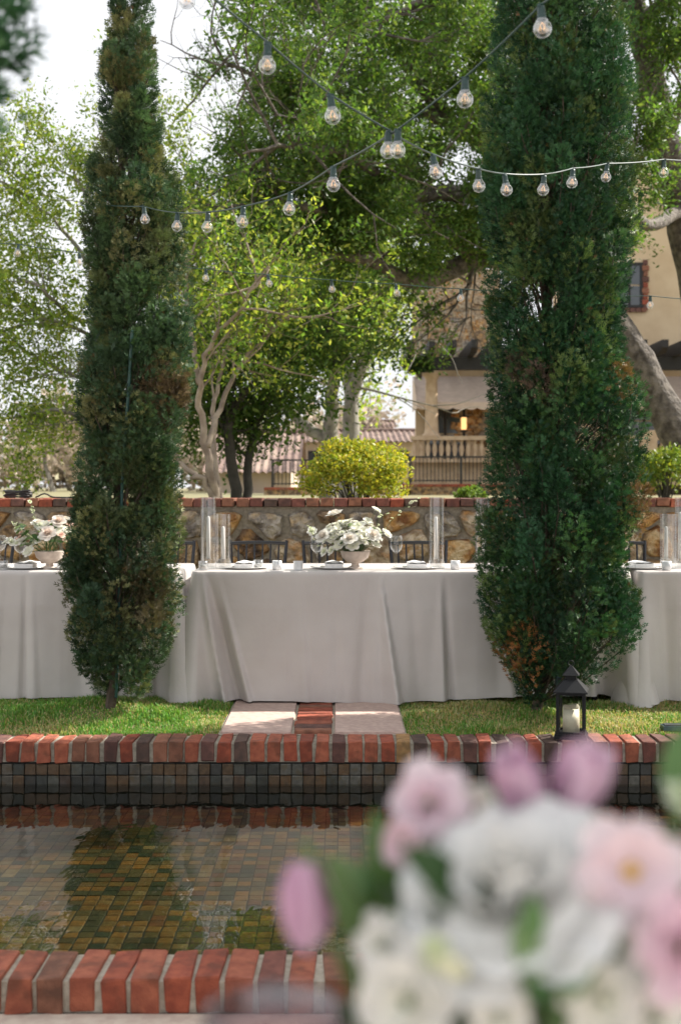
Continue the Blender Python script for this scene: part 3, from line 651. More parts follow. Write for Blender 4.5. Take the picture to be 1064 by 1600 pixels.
# ---- broad-leaved trees: limbs as tapered tubes, leaves as folded rhombs round the twig ends
class Tree:
    def __init__(s, seed, nseg=6): s.b = MB(); s.a = []; s.r = random.Random(seed); s.n = nseg
    def limb(s, pts, r0, r1, n=None):
        """smooth limb through world points"""
        pts = [Vector(p) for p in pts]; out = []
        for i in range(len(pts) - 1):
            p0, p1, p2, p3 = pts[max(i - 1, 0)], pts[i], pts[i + 1], pts[min(i + 2, len(pts) - 1)]
            for k in range(5):
                t = k / 5; out.append(.5 * ((2 * p1) + (p2 - p0) * t + (2 * p0 - 5 * p1 + 4 * p2 - p3) * t * t + (3 * p1 - p0 - 3 * p2 + p3) * t ** 3))
        out.append(pts[-1]); m = len(out)
        out = [p + Vector([s.r.gauss(0, .012 + .1 * r1) for _ in range(3)]) if 0 < i < m - 1 else p for i, p in enumerate(out)]
        s.b.tube(out, [r0 + (r1 - r0) * (i / (m - 1)) for i in range(m)], n or 9); return out
    def grow(s, p, d, L, r, depth, droop=0.0, spread=.7, up=.25):
        seg = 5; pts = [Vector(p)]; d = Vector(d).normalized()
        for i in range(seg):
            d = (d + Vector([s.r.gauss(0, .16), s.r.gauss(0, .16), s.r.gauss(0, .14) + up * .12 - droop * .16])).normalized(); pts.append(pts[-1] + d * (L / seg))
        s.b.tube(pts, [r * (1 - .75 * i / seg) for i in range(seg + 1)], 5 if depth > 0 else 3, False)
        if depth == 0:
            for i in range(1, seg + 1): s.a.append(pts[i])
        else:
            for k in range(3 if depth > 1 else 4):
                i = s.r.randint(1, seg); q = pts[i]; dd = (d + Vector([s.r.gauss(0, spread) for _ in range(3)])).normalized()
                s.grow(q, dd, L * s.r.uniform(.45, .7), r * .5, depth - 1, droop, spread, up)
            s.a.append(pts[-1])
    def sprout(s, path, n, L, r, depth, t0=.3, bias=(0, 0, .4), **k):
        for _ in range(n):
            i = int((t0 + (1 - t0) * s.r.random()) * (len(path) - 1)); q = path[i]; t = (path[min(i + 1, len(path) - 1)] - path[max(0, i - 1)]).normalized()
            d = t * .5 + Vector([s.r.gauss(0, .6) for _ in range(3)]) + Vector(bias); s.grow(q, d, L * s.r.uniform(.6, 1.2), r, depth, **k)
    def finish(s, name, label, base, bark, leafs, per, sig, size, cols, cat='tree', group=None, mat='leaf', asp=.45, keep=None):
        root = empty(name, base); tag(root, label, cat, group)
        t = s.b.build('trunk', M[bark], root, True); t.matrix_parent_inverse = inv_of(root)
        r = np.random.default_rng(s.r.randint(0, 9999)); A = np.array([tuple(a) for a in s.a])
        if keep is not None: A = A[[keep(a) for a in A]]
        tone = r.uniform(.65, 1.3, len(A))
        c = np.repeat(A, per, 0) + r.normal(0, sig, (len(A) * per, 3)); N = len(c); tn = np.repeat(tone, per)
        V, F, C = leaves(c, r, size, cols, asp, tn); o = link('crown', np_mesh('crown', V, F, M[mat], C), root); o.matrix_parent_inverse = inv_of(root)
        return root, N
def leaves(c, r, size, cols, asp, tone=None, upw=.3):
    N = len(c); d = unit(r.normal(0, 1, (N, 3)) + np.array([0, 0, upw * .3])); s_ = unit(np.cross(d, unit(r.normal(0, 1, (N, 3)) + np.array([0, 0, upw])))); n_ = np.cross(d, s_)
    L = (r.uniform(.45, 1.5, N) * size)[:, None]; W = L * asp
    V = np.stack([c, c + d * L * .5 + s_ * W * .5 + n_ * W * .12, c + d * L, c + d * L * .5 - s_ * W * .5 + n_ * W * .12], 1).reshape(-1, 3)
    k = 4 * np.arange(N)[:, None]; F = np.concatenate([k + np.array([[0, 1, 2]]), k + np.array([[0, 2, 3]])], 0)
    C = np.array(cols)[r.integers(0, len(cols), N)] * r.uniform(.75, 1.25, (N, 1))
    if tone is not None: C = C * tone[:, None]
    return V, F, np.repeat(C, 4, 0)

OAK = [(.088, .168, .040), (.115, .20, .048), (.064, .130, .034), (.17, .235, .058), (.10, .18, .044)]
YEL = [(.34, .42, .075), (.26, .37, .06), (.42, .45, .11), (.20, .31, .055)]
# big live oak at the right: leaning trunk, long limbs over the garden
t = Tree(5)
fork = P(905, 445, 19)
tr1 = t.limb([P(1125, 790, 18.5), P(1055, 665, 18.7), P(985, 545, 18.9), fork], .31, .19)
tr2 = t.limb([P(1125, 790, 18.5) + Vector((.5, .4, .3)), P(1105, 500, 19.5), P(1062, 330, 19.5), P(1030, 180, 19.2), P(1000, 40, 19), P(960, -120, 18.5)], .36, .15)
mains = []
def oak_limb(pts, r0, r1, n, L=1.5, bias=(0, 0, .35), t0=.15, depth=2):
    p = t.limb(pts, r0, r1, 7); t.sprout(p, n, L, .022, depth, t0, bias); mains.append(p)
oak_limb([fork, P(800, 405, 18.2), P(745, 405, 17.6), P(655, 438, 17), P(590, 415, 16.5), P(500, 395, 16), P(420, 412, 15.6)], .22, .012, 26, 1.25)
oak_limb([fork, P(800, 330, 18), P(690, 300, 17), P(560, 330, 16), P(420, 320, 15), P(330, 330, 14.5)], .18, .012, 24)
oak_limb([fork, P(820, 290, 19), P(700, 190, 18.5), P(560, 150, 18), P(430, 130, 17.5), P(340, 90, 17)], .18, .012, 24)
oak_limb([fork, P(840, 250, 19.5), P(740, 60, 19.5), P(640, -60, 19), P(520, -140, 18.5)], .18, .012, 26)
oak_limb([P(745, 405, 17.6), P(660, 340, 16.4), P(560, 250, 15), P(480, 230, 14), P(380, 240, 13.4)], .10, .012, 20)
oak_limb([P(1030, 180, 19.2), P(940, 100, 18), P(840, 30, 17), P(730, -20, 16), P(600, 30, 15.4), P(500, 60, 15)], .14, .012, 26)
oak_limb([P(1062, 330, 19.5), P(1010, 350, 18), P(960, 320, 16.8), P(880, 330, 16)], .12, .012, 12)
oak_limb([P(1000, 40, 19), P(1060, -20, 18), P(1120, -80, 17.5)], .12, .012, 14)
oak_limb([P(1040, 230, 19.3), P(1075, 120, 18.3), P(1100, 30, 17.6)], .10, .012, 12)
oak_limb([fork, P(800, 200, 20.5), P(660, 120, 21.5), P(520, 200, 22), P(400, 280, 22.4)], .16, .012, 24, 1.7)
oak_limb([fork, P(790, 330, 20.5), P(660, 360, 21.5), P(540, 370, 22), P(420, 360, 22.5), P(340, 350, 22.8)], .14, .012, 26, 1.6)
oak_limb([P(700, 190, 18.5), P(600, 60, 18), P(500, 20, 17.6), P(430, -20, 17.2)], .10, .012, 18)
oak_limb([P(745, 405, 17.6), P(730, 450, 17.3), P(700, 470, 17.2)], .05, .012, 5, .9, (0, 0, -.3))
def oak_keep(a):
    u, v = CX + FPX * a[0] / a[1], HY + FPX * (EYE - a[2]) / a[1]
    if u < 300 + .0 * v: return False
    if v < 215 and u < 300 + max(0, (140 - abs(v - 150)) * .35) + 40 and random.random() < .5: return False
    if v > 455 and u < 700: return random.random() < .25
    if v > 500 or (v > 440 and u > 600): return False
    g = mnoise.noise(Vector((a[0] * .85, a[1] * .85, a[2] * .95 + 7)))
    cut = -.18 + .45 * max(0.0, min(1.0, (520 - u) / 240)) * max(0.0, min(1.0, (300 - v) / 200))     # thinner towards the upper left
    return g > cut
o_, n_ = t.finish('oak_tree', 'large leaning live oak spreading over the garden from the right', P(1125, 790, 18.5), 'bark_oak', None, 26, .085, .064, OAK, keep=oak_keep)
print('oak leaves', n_)

# an unseen second oak, added past the right edge to shade the near pool side
t = Tree(31); b0 = Vector((7.4, 6.75, -.02)); c_ = Vector((6.8, 5.1, 6.2))
s0 = t.limb([b0, b0 + Vector((-.1, 0, 1.6)), b0 + Vector((.1, -.1, 3.2)), c_ + Vector((.2, 0, -1.6))], .26, .17)
for k in range(15):
    a_ = k * 2.4; q_ = (.35 + .65 * ((k * 7) % 15) / 15); e_ = c_ + Vector((3.0 * q_ * math.cos(a_), 1.75 * q_ * math.sin(a_), .5 + .5 * math.sin(k)))
    l = t.limb([s0[-1], s0[-1].lerp(e_, .5) + Vector((0, 0, .5)), e_], .09, .02, 6); t.sprout(l, 15, 1.0, .02, 1, .3, (0, 0, .1))
for k in range(7):  # more limbs towards the camera, added to keep sun off the foreground flowers
    e_ = Vector((5.4 + 1.0 * math.cos(k * 2.4) * (k + 2) / 8, 2.8 + 1.1 * math.sin(k * 2.4) * (k + 2) / 8, 6.0 + .4 * math.sin(k)))
    l = t.limb([s0[-1], s0[-1].lerp(e_, .5) + Vector((0, 0, .4)), e_], .08, .015, 6); t.sprout(l, 15, .9, .02, 1, .45, (0, 0, .1))
t.finish('oak_tree', 'unseen live oak added past the right edge to shade the pool', b0, 'bark_oak', None, 15, .11, .085, OAK, keep=lambda a: a[0] > .36 * a[1] + .4)

# pale multi-stemmed tree left of centre
t = Tree(8); Y = 13.0; b0 = P(338, 790, Y)
s1 = t.limb([b0, P(326, 720, Y), P(314, 650, Y), P(312, 590, Y - .1), P(335, 530, Y - .2), P(385, 470, Y - .4), P(420, 420, Y - .4)], .048, .010)
s2 = t.limb([P(322, 700, Y), P(345, 640, Y + .3), P(372, 575, Y + .5), P(420, 520, Y + .6), P(450, 470, Y + .6)], .036, .008)
s3 = t.limb([b0 + Vector((.03, 0, 0)), P(318, 752, Y), P(292, 730, Y + .1), P(255, 690, Y + .3), P(225, 640, Y + .3)], .040, .012)
s4 = t.limb([P(312, 600, Y), P(300, 520, Y + .3), P(290, 450, Y + .4), P(300, 390, Y + .4)], .034, .008)
s5 = t.limb([b0 + Vector((.06, .1, 0)), P(333, 700, Y + .3), P(340, 610, Y + .6), P(362, 520, Y + .8), P(390, 450, Y + .8)], .036, .008)
for s_ in (s1, s2, s4, s5): t.sprout(s_, 9, .9, .014, 1, .45, (0, 0, .3))
t.finish('multi_stem_tree', 'pale barked multi stemmed tree behind the wall, beside the left cypress', b0, 'bark_pale', None, 12, .11, .058, YEL + OAK[:2])
# darker tree just behind it
t = Tree(9); Y = 17.0; b0 = P(372, 800, Y)
s1 = t.limb([b0, P(360, 700, Y), P(366, 640, Y), P(405, 590, Y), P(480, 540, Y), P(520, 500, Y)], .085, .015)
s2 = t.limb([b0 + Vector((.1, .1, 0)), P(392, 700, Y + .3), P(415, 620, Y + .5), P(455, 560, Y + .6), P(500, 500, Y + .8)], .07, .015)
s3 = t.limb([P(362, 690, Y), P(335, 610, Y + .4), P(330, 540, Y + .6)], .05, .015)
for s_ in (s1, s2, s3): t.sprout(s_, 18, 1.1, .02, 1, .2, (-.1, 0, .0))
t.finish('dark_tree', 'shaded dark trunked tree behind the pale multi stemmed tree', b0, 'bark_dark', None, 20, .16, .08, OAK)
# two grey-trunked trees farther back, centre
for q, (sd, Y, bp, paths, lab) in enumerate([
    (12, 24, (545, 800), [[(545, 800), (546, 690), (549, 620), (575, 545), (598, 480), (610, 430)], [(548, 640), (540, 560), (520, 480)], [(575, 545), (560, 470), (570, 420)]], 'grey trunked tree right of the slanting trunk, before the villa'),
    (13, 26, (505, 800), [[(512, 800), (516, 690), (522, 570), (530, 490), (510, 430)], [(516, 690), (470, 660), (436, 625), (412, 560), (400, 500)], [(522, 570), (480, 510), (450, 470)]], 'grey trunked tree with a long slanting limb, behind the golden shrub')]):
    t = Tree(sd); b0 = P(*bp, Y); ls = []
    for i, pp_ in enumerate(paths): ls.append(t.limb([P(a, b, Y + (.3 * j if i else 0)) for j, (a, b) in enumerate(pp_)], .20 if i == 0 else .14, .05))
    for s_ in ls: t.sprout(s_, 18, 1.7, .03, 1, .45, (0, 0, .2), droop=.4)
    t.finish('grey_tree', lab, b0, 'bark_grey', None, 15, .17, .095, YEL, keep=lambda a: CX + FPX * a[0] / a[1] < 632 or EYE + 0 < a[2] - 4.2)
# thin-branched spring tree at the left
t = Tree(14); Y = 15; b0 = P(230, 800, Y)
s0 = t.limb([b0, P(222, 700, Y), P(212, 600, Y), P(200, 500, Y)], .12, .08)
for pts in ([(212, 610), (150, 660), (90, 640), (20, 655), (-60, 640)], [(205, 560), (140, 590), (60, 560), (-20, 500)], [(200, 510), (130, 500), (60, 450), (0, 420), (-70, 400)],
            [(200, 500), (150, 420), (90, 350), (30, 300), (-40, 260)], [(200, 500), (190, 400), (130, 300), (110, 250)], [(212, 600), (160, 540), (80, 500), (0, 520), (-60, 540)], [(200, 500), (260, 400), (290, 330), (320, 280)], [(205, 560), (260, 480), (300, 420)]):
    l = t.limb([P(a, b, Y + t.r.uniform(-.6, .6)) for a, b in pts], .035, .010, 6); t.sprout(l, 16, .95, .008, 1, .2, (-.25, 0, .15))
t.finish('spring_tree', 'airy tree with thin branches and fresh yellow green leaves at left', b0, 'bark_grey', None, 16, .085, .056, YEL + [(.20, .28, .08)])
# far wood on the horizon at the left, one soft mass
r_ = np.random.default_rng(77); t = Tree(77)
for k in range(44):
    Y = r_.uniform(60, 105); x = r_.uniform(-46, 2); top_ = r_.uniform(2.6, 3.6) * (1 + .5 * math.sin(x * .35))
    b0 = Vector((x, Y, .9)); l = t.limb([b0, b0 + Vector((r_.normal(0, .3), 0, top_ * .5)), b0 + Vector((r_.normal(0, .6), 0, top_))], .18, .05, 5)
    for _ in range(9): t.grow(l[t.r.randint(3, len(l) - 1)], (t.r.gauss(0, 1), t.r.gauss(0, 1), .6), 2.4, .05, 1)
A = np.array([tuple(a) for a in t.a]); c = np.repeat(A, 7, 0) + r_.normal(0, .45, (len(A) * 7, 3))
V, F, C = leaves(c, r_, .38, [(.50, .41, .33), (.44, .37, .28), (.40, .38, .26), (.55, .46, .38)], .6)
fw_ = link('far_wood', np_mesh('far_wood', V, F, M['petal'], C)); tag(fw_, 'pale far wood on the horizon at left', 'wood', kind='stuff')
tk = t.b.build('far_trunks', M['bark_grey'], fw_); tk['kind'] = 'stuff'

# ---- shrubs
def shrub(name, label, px, pyb, Y, rx, rz, ry, n, cols, seed, size=.04, core=None, lean=0, z0=None):
    r = np.random.default_rng(seed); c0 = P(px, pyb, Y)
    if z0 is not None: c0.z = z0
    root = empty(name, c0); tag(root, label, 'shrub')
    lob = unit(r.normal(0, 1, (16, 3))); lob[:, 2] = abs(lob[:, 2]) * .9; lc = lob * np.array([rx, ry, rz]) * .62; lr = r.uniform(.24, .60, 16)
    k = r.integers(0, 16, n); dirs = unit(r.normal(0, 1, (n, 3)) + lob[k] * .8)
    c = lc[k] + dirs * (lr[k] * r.uniform(.55, 1.0, n))[:, None] * np.array([rx, ry, rz]) + np.array([0, 0, rz * .35]); c = c[c[:, 2] > -.02 * rz]
    tone = .75 + .5 * r.random(16)
    V, F, C = leaves(c, r, size, cols, .5, upw=1.2); o = link('foliage', np_mesh('foliage', V, F, M['shrub'], C), root)
    b = MB()
    for _ in range(26):
        q = c[r.integers(0, len(c))]; b.tube([(r.normal(0, .04), r.normal(0, .04), -.25), tuple(q * np.array([.4, .4, .5])), tuple(q * .95)], [.012, .008, .003], 4, False)
    b.build('stem', M['bark_dark'], root)
GOLD = [(.40, .42, .045), (.50, .46, .06), (.30, .36, .04), (.22, .30, .04), (.46, .40, .06)]
shrub('golden_shrub', 'rounded golden leaved shrub on top of the wall at centre', 556, 782, 11.2, .50, .40, .45, 9000, GOLD, 4, .040)
shrub('golden_shrub', 'small golden green shrub behind the wall at the right edge', 1038, 768, 16, .48, .42, .4, 5200, [(.20, .28, .05), (.30, .34, .05), (.12, .20, .04)], 6, .05)
shrub('green_shrub', 'low green shrub peeping over the wall beside the right cypress', 742, 782, 11.5, .16, .10, .2, 1500, [(.12, .20, .04), (.18, .26, .05)], 7, .035)
shrub('green_shrub', 'dark vine clump over the pergola corner of the villa', 655, 580, 40.3, .42, .30, .3, 2200, [(.03, .06, .02), (.05, .08, .025)], 8, .16)

# ------------------------------------------------------------------ long tables under satin cloths
YT, TD, TZ = 7.158, .76, .752
def txp(px): return (px - CX) * YT / FPX
def table(xa, xb, label, cloth_label, folds, hem, ya=YT, td=TD, tz=TZ, seed=0, creases=(), full=True):
    root = empty('banquet_table', ((xa + xb) / 2, ya + td / 2, 0)); tag(root, label, 'table', 'banquet tables')
    o = MB().box(((xa + xb) / 2, ya + td / 2, tz - .025), (xb - xa - .02, td - .02, .03)).build('table_top', M['black_wood'], root); o.matrix_parent_inverse = inv_of(root)
    for sx in (xa + .18, xb - .18):
        for sy in (ya + .12, ya + td - .12):
            l = MB().tube([(sx, sy, 0.0), (sx, sy, tz - .04)], .016, 8).build('leg', M['black_metal'], root); l.matrix_parent_inverse = inv_of(root)
    rc = .035; r = random.Random(seed); per = []      # perimeter: (x, y, nx, ny, s)
    def edge(x0, y0, x1, y1, nx, ny):
        n = max(2, int(math.hypot(x1 - x0, y1 - y0) / .0125))
        for i in range(n): t_ = i / n; per.append((x0 + (x1 - x0) * t_, y0 + (y1 - y0) * t_, nx, ny))
    def corner(cx, cy, a0):
        for i in range(8):
            a = a0 + math.pi / 2 * i / 8; per.append((cx + rc * math.cos(a), cy + rc * math.sin(a), math.cos(a), math.sin(a)))
    yb = ya + td; q = math.pi
    edge(xa + rc, ya, xb - rc, ya, 0, -1); corner(xb - rc, ya + rc, -q / 2); edge(xb, ya + rc, xb, yb - rc, 1, 0); corner(xb - rc, yb - rc, 0)
    edge(xb - rc, yb, xa + rc, yb, 0, 1); corner(xa + rc, yb - rc, q / 2); edge(xa, yb - rc, xa, ya + rc, -1, 0); corner(xa + rc, ya + rc, q)
    NV = 44; n = len(per); V = []; F = []
    ph = [r.uniform(0, 6.28) for _ in range(6)]
    for j in range(NV + 1):
        v = j / NV
        for (x, y, nx, ny) in per:
            fr = ny < -.9
            dc = min(math.hypot(x - cx_, y - cy_) for cx_ in (xa, xb) for cy_ in (ya, yb))
            off = .004 + .012 * v + v * (.008 * math.sin(x * 6.1 + y * 7 + ph[0] + v) + .005 * math.sin(x * 15.3 + y * 11 + ph[1]) + .002 * math.sin(x * 33 + ph[2] + 3 * v))
            off += .17 * v ** 1.15 * math.exp(-(dc / .07) ** 2) - .06 * v * math.exp(-((dc - .16) / .05) ** 2)
            if fr or ny < -.2:
                for (u0, u1, amp, w0, w1) in folds:
                    c = u0 + (u1 - u0) * v; w = w0 + (w1 - w0) * v; d = (x - c) / w
                    off += amp * v ** .9 * (math.exp(-d * d) if amp < 0 else (max(0.0, 1 + d) ** 1.2 if d < 0 else max(0.0, 1 - d * 3.5)))
                for (u0, k) in creases: off += .0016 * math.exp(-((x - u0) / .006) ** 2) * k
                off += .0016 * math.exp(-((v - .27) / .010) ** 2) - .0012 * math.exp(-((v - .62) / .012) ** 2)
            if not fr: off += .02 * v * math.sin(x * 19 + y * 23 + ph[3])
            ln = hem(x) + .022 * math.exp(-(dc / .09) ** 2)
            zz = tz - .004 - (ln - .0) * v if v > 0 else tz - .004
            if v <= 0: off = 0.0
            V.append((x + nx * off, y + ny * off, max(.006, zz)))
    for j in range(NV):
        for i in range(n): F.append((j * n + i, (j + 1) * n + i, (j + 1) * n + (i + 1) % n, j * n + (i + 1) % n))
    # top with a softly rounded rim
    for (ins, dz) in ((.004, .0030), (.012, .0045)):
        k0 = len(V); V += [(x - nx * ins, y - ny * ins, tz - .004 + dz) for (x, y, nx, ny) in per]
        src = 0 if ins == .004 else k0 - n
        F += [(src + i, src + (i + 1) % n, k0 + (i + 1) % n, k0 + i) for i in range(n)]
    F.append(tuple(range(k0, k0 + n)))
    me = bpy.data.meshes.new('tablecloth'); me.from_pydata(V, [], F); me.materials.append(M['cloth']); me.polygons.foreach_set('use_smooth', [True] * len(me.polygons)); me.update()
    tag(link('tablecloth', me), cloth_label, 'tablecloth', 'satin tablecloths')
    return root
def fd(pt, pb, amp, w0, w1): return (txp(pt), txp(pb), amp, w0, w1)
table(txp(300), txp(985), 'middle banquet table under the cloth, between the two cypresses', 'pale grey satin cloth on the middle table, end of the path',
      [fd(594, 622, .085, .014, .10), fd(574, 566, -.030, .02, .05), fd(640, 655, -.022, .02, .05), fd(688, 694, .040, .02, .09), fd(697, 703, -.030, .012, .022), fd(318, 352, .10, .03, .08), fd(324, 372, -.075, .016, .032), fd(340, 392, .040, .03, .05), fd(470, 480, .022, .05, .12), fd(520, 528, -.016, .02, .03), fd(780, 800, .04, .03, .08), fd(900, 930, .06, .03, .08), fd(850, 850, -.03, .03, .06), fd(452, 448, .010, .03, .07), fd(955, 948, -.04, .02, .05)],
      lambda x: .737 - .030 * max(0, min(1, (x - .1) / .9)) + .008 * math.sin(x * 4), seed=1, creases=[(txp(415), 1), (txp(512), 1), (txp(470), -.6), (txp(745), 1)])
table(txp(-420), txp(281), 'left banquet table under the cloth, behind the left cypress', 'pale grey satin cloth on the left table behind the staked cypress',
      [fd(41, 38, -.035, .010, .018), fd(52, 58, .014, .03, .07), fd(130, 150, .04, .03, .08), fd(220, 230, .04, .03, .08), fd(175, 185, -.03, .02, .05), fd(5, -8, .02, .04, .09)], lambda x: .715 + .006 * math.sin(x * 5), seed=2, creases=[(txp(95), .8)])
table(txp(997), txp(1690), 'right banquet table under the cloth, cut by the right edge', 'pale grey satin cloth on the right table at the edge',
      [fd(1030, 1040, .02, .04, .08), fd(1070, 1062, -.02, .03, .05)], lambda x: .732, seed=3, creases=[(txp(1045), .8)])

def copy_tree(o, parent=None):
    c = o.copy(); COL.objects.link(c); c.parent = parent
    for ch in o.children: copy_tree(ch, c)
    return c

# ------------------------------------------------------------------ black bamboo-style banquet chairs on the far side
def make_chair():
    r = empty('banquet_chair')
    MB().box((0, 0, .43), (.38, .36, .025)).build('seat', M['black_wood'], r)
    MB().box((0, 0, .46), (.37, .35, .045)).build('cushion', M['cushion'], r)
    for s in (-1, 1):
        MB().tube([(s * .175, -.165, 0), (s * .17, -.16, .43)], .013, 8).build('leg', M['black_wood'], r)
        MB().tube([(s * .165, .19, 0), (s * .165, .165, .43), (s * .175, .19, .62), (s * .193, .235, .865)], [.013, .014, .013, .011], 8).build('leg', M['black_wood'], r)
        MB().tube([(s * .172, -.16, .2), (s * .165, .178, .2)], .008, 6).build('stretcher', M['black_wood'], r)
    MB().tube([(-.192, .233, .845), (-.1, .243, .850), (0, .246, .851), (.1, .243, .850), (.192, .233, .845)], .012, 8).build('top_rail', M['black_wood'], r)
    MB().tube([(-.178, .19, .55), (.178, .19, .55)], .009, 8).build('lower_rail', M['black_wood'], r)
    for k in range(6):
        x = -.135 + k * .054; MB().tube([(x * .95, .19, .55), (x, .215, .70), (x * 1.03, .243, .848)], [.006, .0075, .006], 6).build('spindle', M['black_wood'], r)
    return r
ch0 = make_chair()
CHY = 8.62
for i, (px, rz, lab) in enumerate([(401, -.06, 'black spindle back chair right of the paired glass cylinders'), (519, .02, 'black spindle back chair behind the white flowers'),
                                   (655, .03, 'black spindle back chair behind the lone tall glass cylinder'), (966, .05, 'black spindle back chair right of the broad cypress'), (-22, .0, 'black spindle back chair at the far left edge'), (262, .04, 'black spindle back chair half hidden by the left cypress')]):
    c = ch0 if i == 0 else copy_tree(ch0); c.location = ((px - CX) * CHY / FPX, CHY - .235, 0); c.rotation_euler = (0, 0, rz)
    tag(c, lab, 'chair', 'chairs behind the tables')

# ------------------------------------------------------------------ tableware
def on_table(px, Y): return Vector(((px - CX) * Y / FPX, Y, TZ + .0015))
def hurricane(px, pyt, Y, w, label, candle_px=None, candle_top=None, cl_label=None):
    b = on_table(px, Y); h = (EYE - (pyt - HY) * Y / FPX) - b.z; R = w / 2
    root = empty('glass_cylinder', b); tag(root, label, 'glass cylinder', 'glass cylinders on the tables')
    MB().lathe([(R, 0), (R, h)], 72, (0, 0, 0), (24, .018)).lathe([(R, h), (R - .004, h)], 72, (0, 0, 0), (24, .018)).build('wall', M['glass_ribbed'], root, True)
    MB().lathe([(0, .001), (R - .001, .001), (R - .001, .010), (0, .010)], 32).build('base', M['glass'], root, True)
    if candle_top:
        c = on_table(candle_px or px, Y); c.z += .0115; ht = (EYE - (candle_top - HY) * Y / FPX) - c.z
        t_ = empty('taper_candle', c); tag(t_, cl_label, 'candle', 'taper candles in glass')
        MB().lathe([(0, 0), (.020, 0), (.020, .008), (.008, .012), (.010, .034), (.0155, .042), (.0155, .052), (0, .052)], 16).build('holder', M['glass'], t_, True)
        MB().lathe([(0, .045), (.0115, .045), (.0108, ht * .6), (.009, ht - .008), (.003, ht), (0, ht)], 16).build('wax', M['wax'], t_, True)
        MB().tube([(0, 0, ht - .003), (.001, 0, ht + .006)], .001, 5).build('wick', M['wick'], t_)
def cl(s): return 'white taper candle inside ' + s
for (px, top, Y, w, s, cp, ct) in [(326, 777, 7.42, .090, 'the taller of the paired glass cylinders', 326, 806), (349, 803, 7.36, .088, 'the shorter of the paired glass cylinders', 349, 822), (682, 777, 7.36, .088, 'the lone tall glass cylinder', 681, 807),
                                   (754, 779, 7.46, .088, 'the glass cylinder touching the broad cypress', 756, 812), (1043, 803, 7.36, .090, 'the shorter glass cylinder near the right edge', 1040, 822), (1066, 777, 7.42, .09, 'the tall glass cylinder cut by the right edge', 1062, 800),
                                   (237, 806, 7.5, .088, 'the glass cylinder behind the left cypress', 237, 830)]:
    hurricane(px, top, Y, w, s.replace('the ', '', 1) + ' of ribbed clear glass' if False else 'ribbed clear glass: ' + s, cp, ct, cl(s))

def wine_glass(px, Y, label, s=1.0, mat='glass', z=None):
    b = on_table(px, Y)
    if z is not None: b.z = z
    r = empty('wine_glass', b); tag(r, label, 'wine glass', 'wine glasses')
    k = s
    MB().lathe([(.034 * k, .0005), (.033 * k, .003), (.010 * k, .006), (.004 * k, .012)], 28).build('foot', M[mat], r, True)
    MB().lathe([(.004 * k, .012), (.0035 * k, .05 * k), (.0042 * k, .090 * k)], 14).build('stem', M[mat], r, True)
    MB().lathe([(.0042 * k, .090 * k), (.018 * k, .100 * k), (.034 * k, .120 * k), (.040 * k, .145 * k), (.038 * k, .172 * k), (.033 * k, .195 * k), (.0318 * k, .195 * k), (.0368 * k, .171 * k), (.0388 * k, .145 * k), (.033 * k, .121 * k), (.017 * k, .102 * k), (0, .096 * k)], 28).build('bowl', M[mat], r, True)
wine_glass(495, 7.38, 'clear wine glass left of the white centrepiece', .98)
wine_glass(619, 7.38, 'clear wine glass right of the white centrepiece', .98)
wine_glass(32, 7.40, 'clear wine glass left of the blush rose centrepiece', .95)
wine_glass(1, 7.62, 'clear wine glass cut by the left edge of the picture', .95)
wine_glass(972, 7.45, 'clear wine glass half hidden by the right cypress', .95)
def votive(px, Y, label, frost=False, sq=False):
    b = on_table(px, Y); r = empty('votive_cup', b); tag(r, label, 'candle cup', 'votive cups')
    n = 8 if sq else 24
    MB().lathe([(0, .001), (.026, .001), (.028, .052), (.0255, .052), (.0235, .008), (0, .008)], n).build('cup', M['frosted' if frost else 'glass_ribbed'], r, not sq)
    MB().lathe([(0, .009), (.021, .009), (.021, .030), (0, .031)], 18).build('wax', M['wax'], r, True)
votive(318, 7.24, 'clear votive cup before the paired glass cylinders', False); votive(404, 7.34, 'taller clear votive cup right of the paired cylinders'); votive(433, 7.28, 'frosted votive cup right of the clear one', True)
votive(466, 7.24, 'faceted pale cup left of the wine glass', True, True); votive(711, 7.28, 'pale cup right of the lone tall cylinder', True); votive(1041, 7.22, 'frosted cup before the cylinders at right', True); votive(6, 7.26, 'clear votive cup at the left edge of the cloth')
def setting(px, Y, label, rz=0.0):
    b = on_table(px, Y); r = empty('place_setting', b, rz); tag(r, label, 'place setting', 'place settings')
    MB().lathe([(0, .002), (.08, .002), (.13, .008), (.138, .010), (.138, .012), (.128, .011), (.078, .006), (0, .006)], 40).build('plate', M['china'], r, True)
    b2 = MB(); b2.grid(lambda u, v: ((u - .5) * .105 + .004 * math.sin(v * 5), (v - .5) * .20, .034 + .006 * math.sin(u * math.pi) ** .4 + .003 * math.sin(9 * u + 4 * v)), 14, 10)
    b2.box((0, 0, .020), (.106, .20, .026)).build('napkin', M['napkin'], r)
for (px, lab) in [(383, 'plate with folded napkin before the chair right of the paired cylinders'), (522, 'plate with folded napkin before the white centrepiece'), (651, 'plate with folded napkin left of the lone tall cylinder'), (1000, 'plate with folded napkin beside the right cypress'), (110, 'plate with folded napkin right of the blush rose centrepiece'), (44, 'plate with folded napkin left of the blush roses')]:
    setting(px, 7.38, lab)

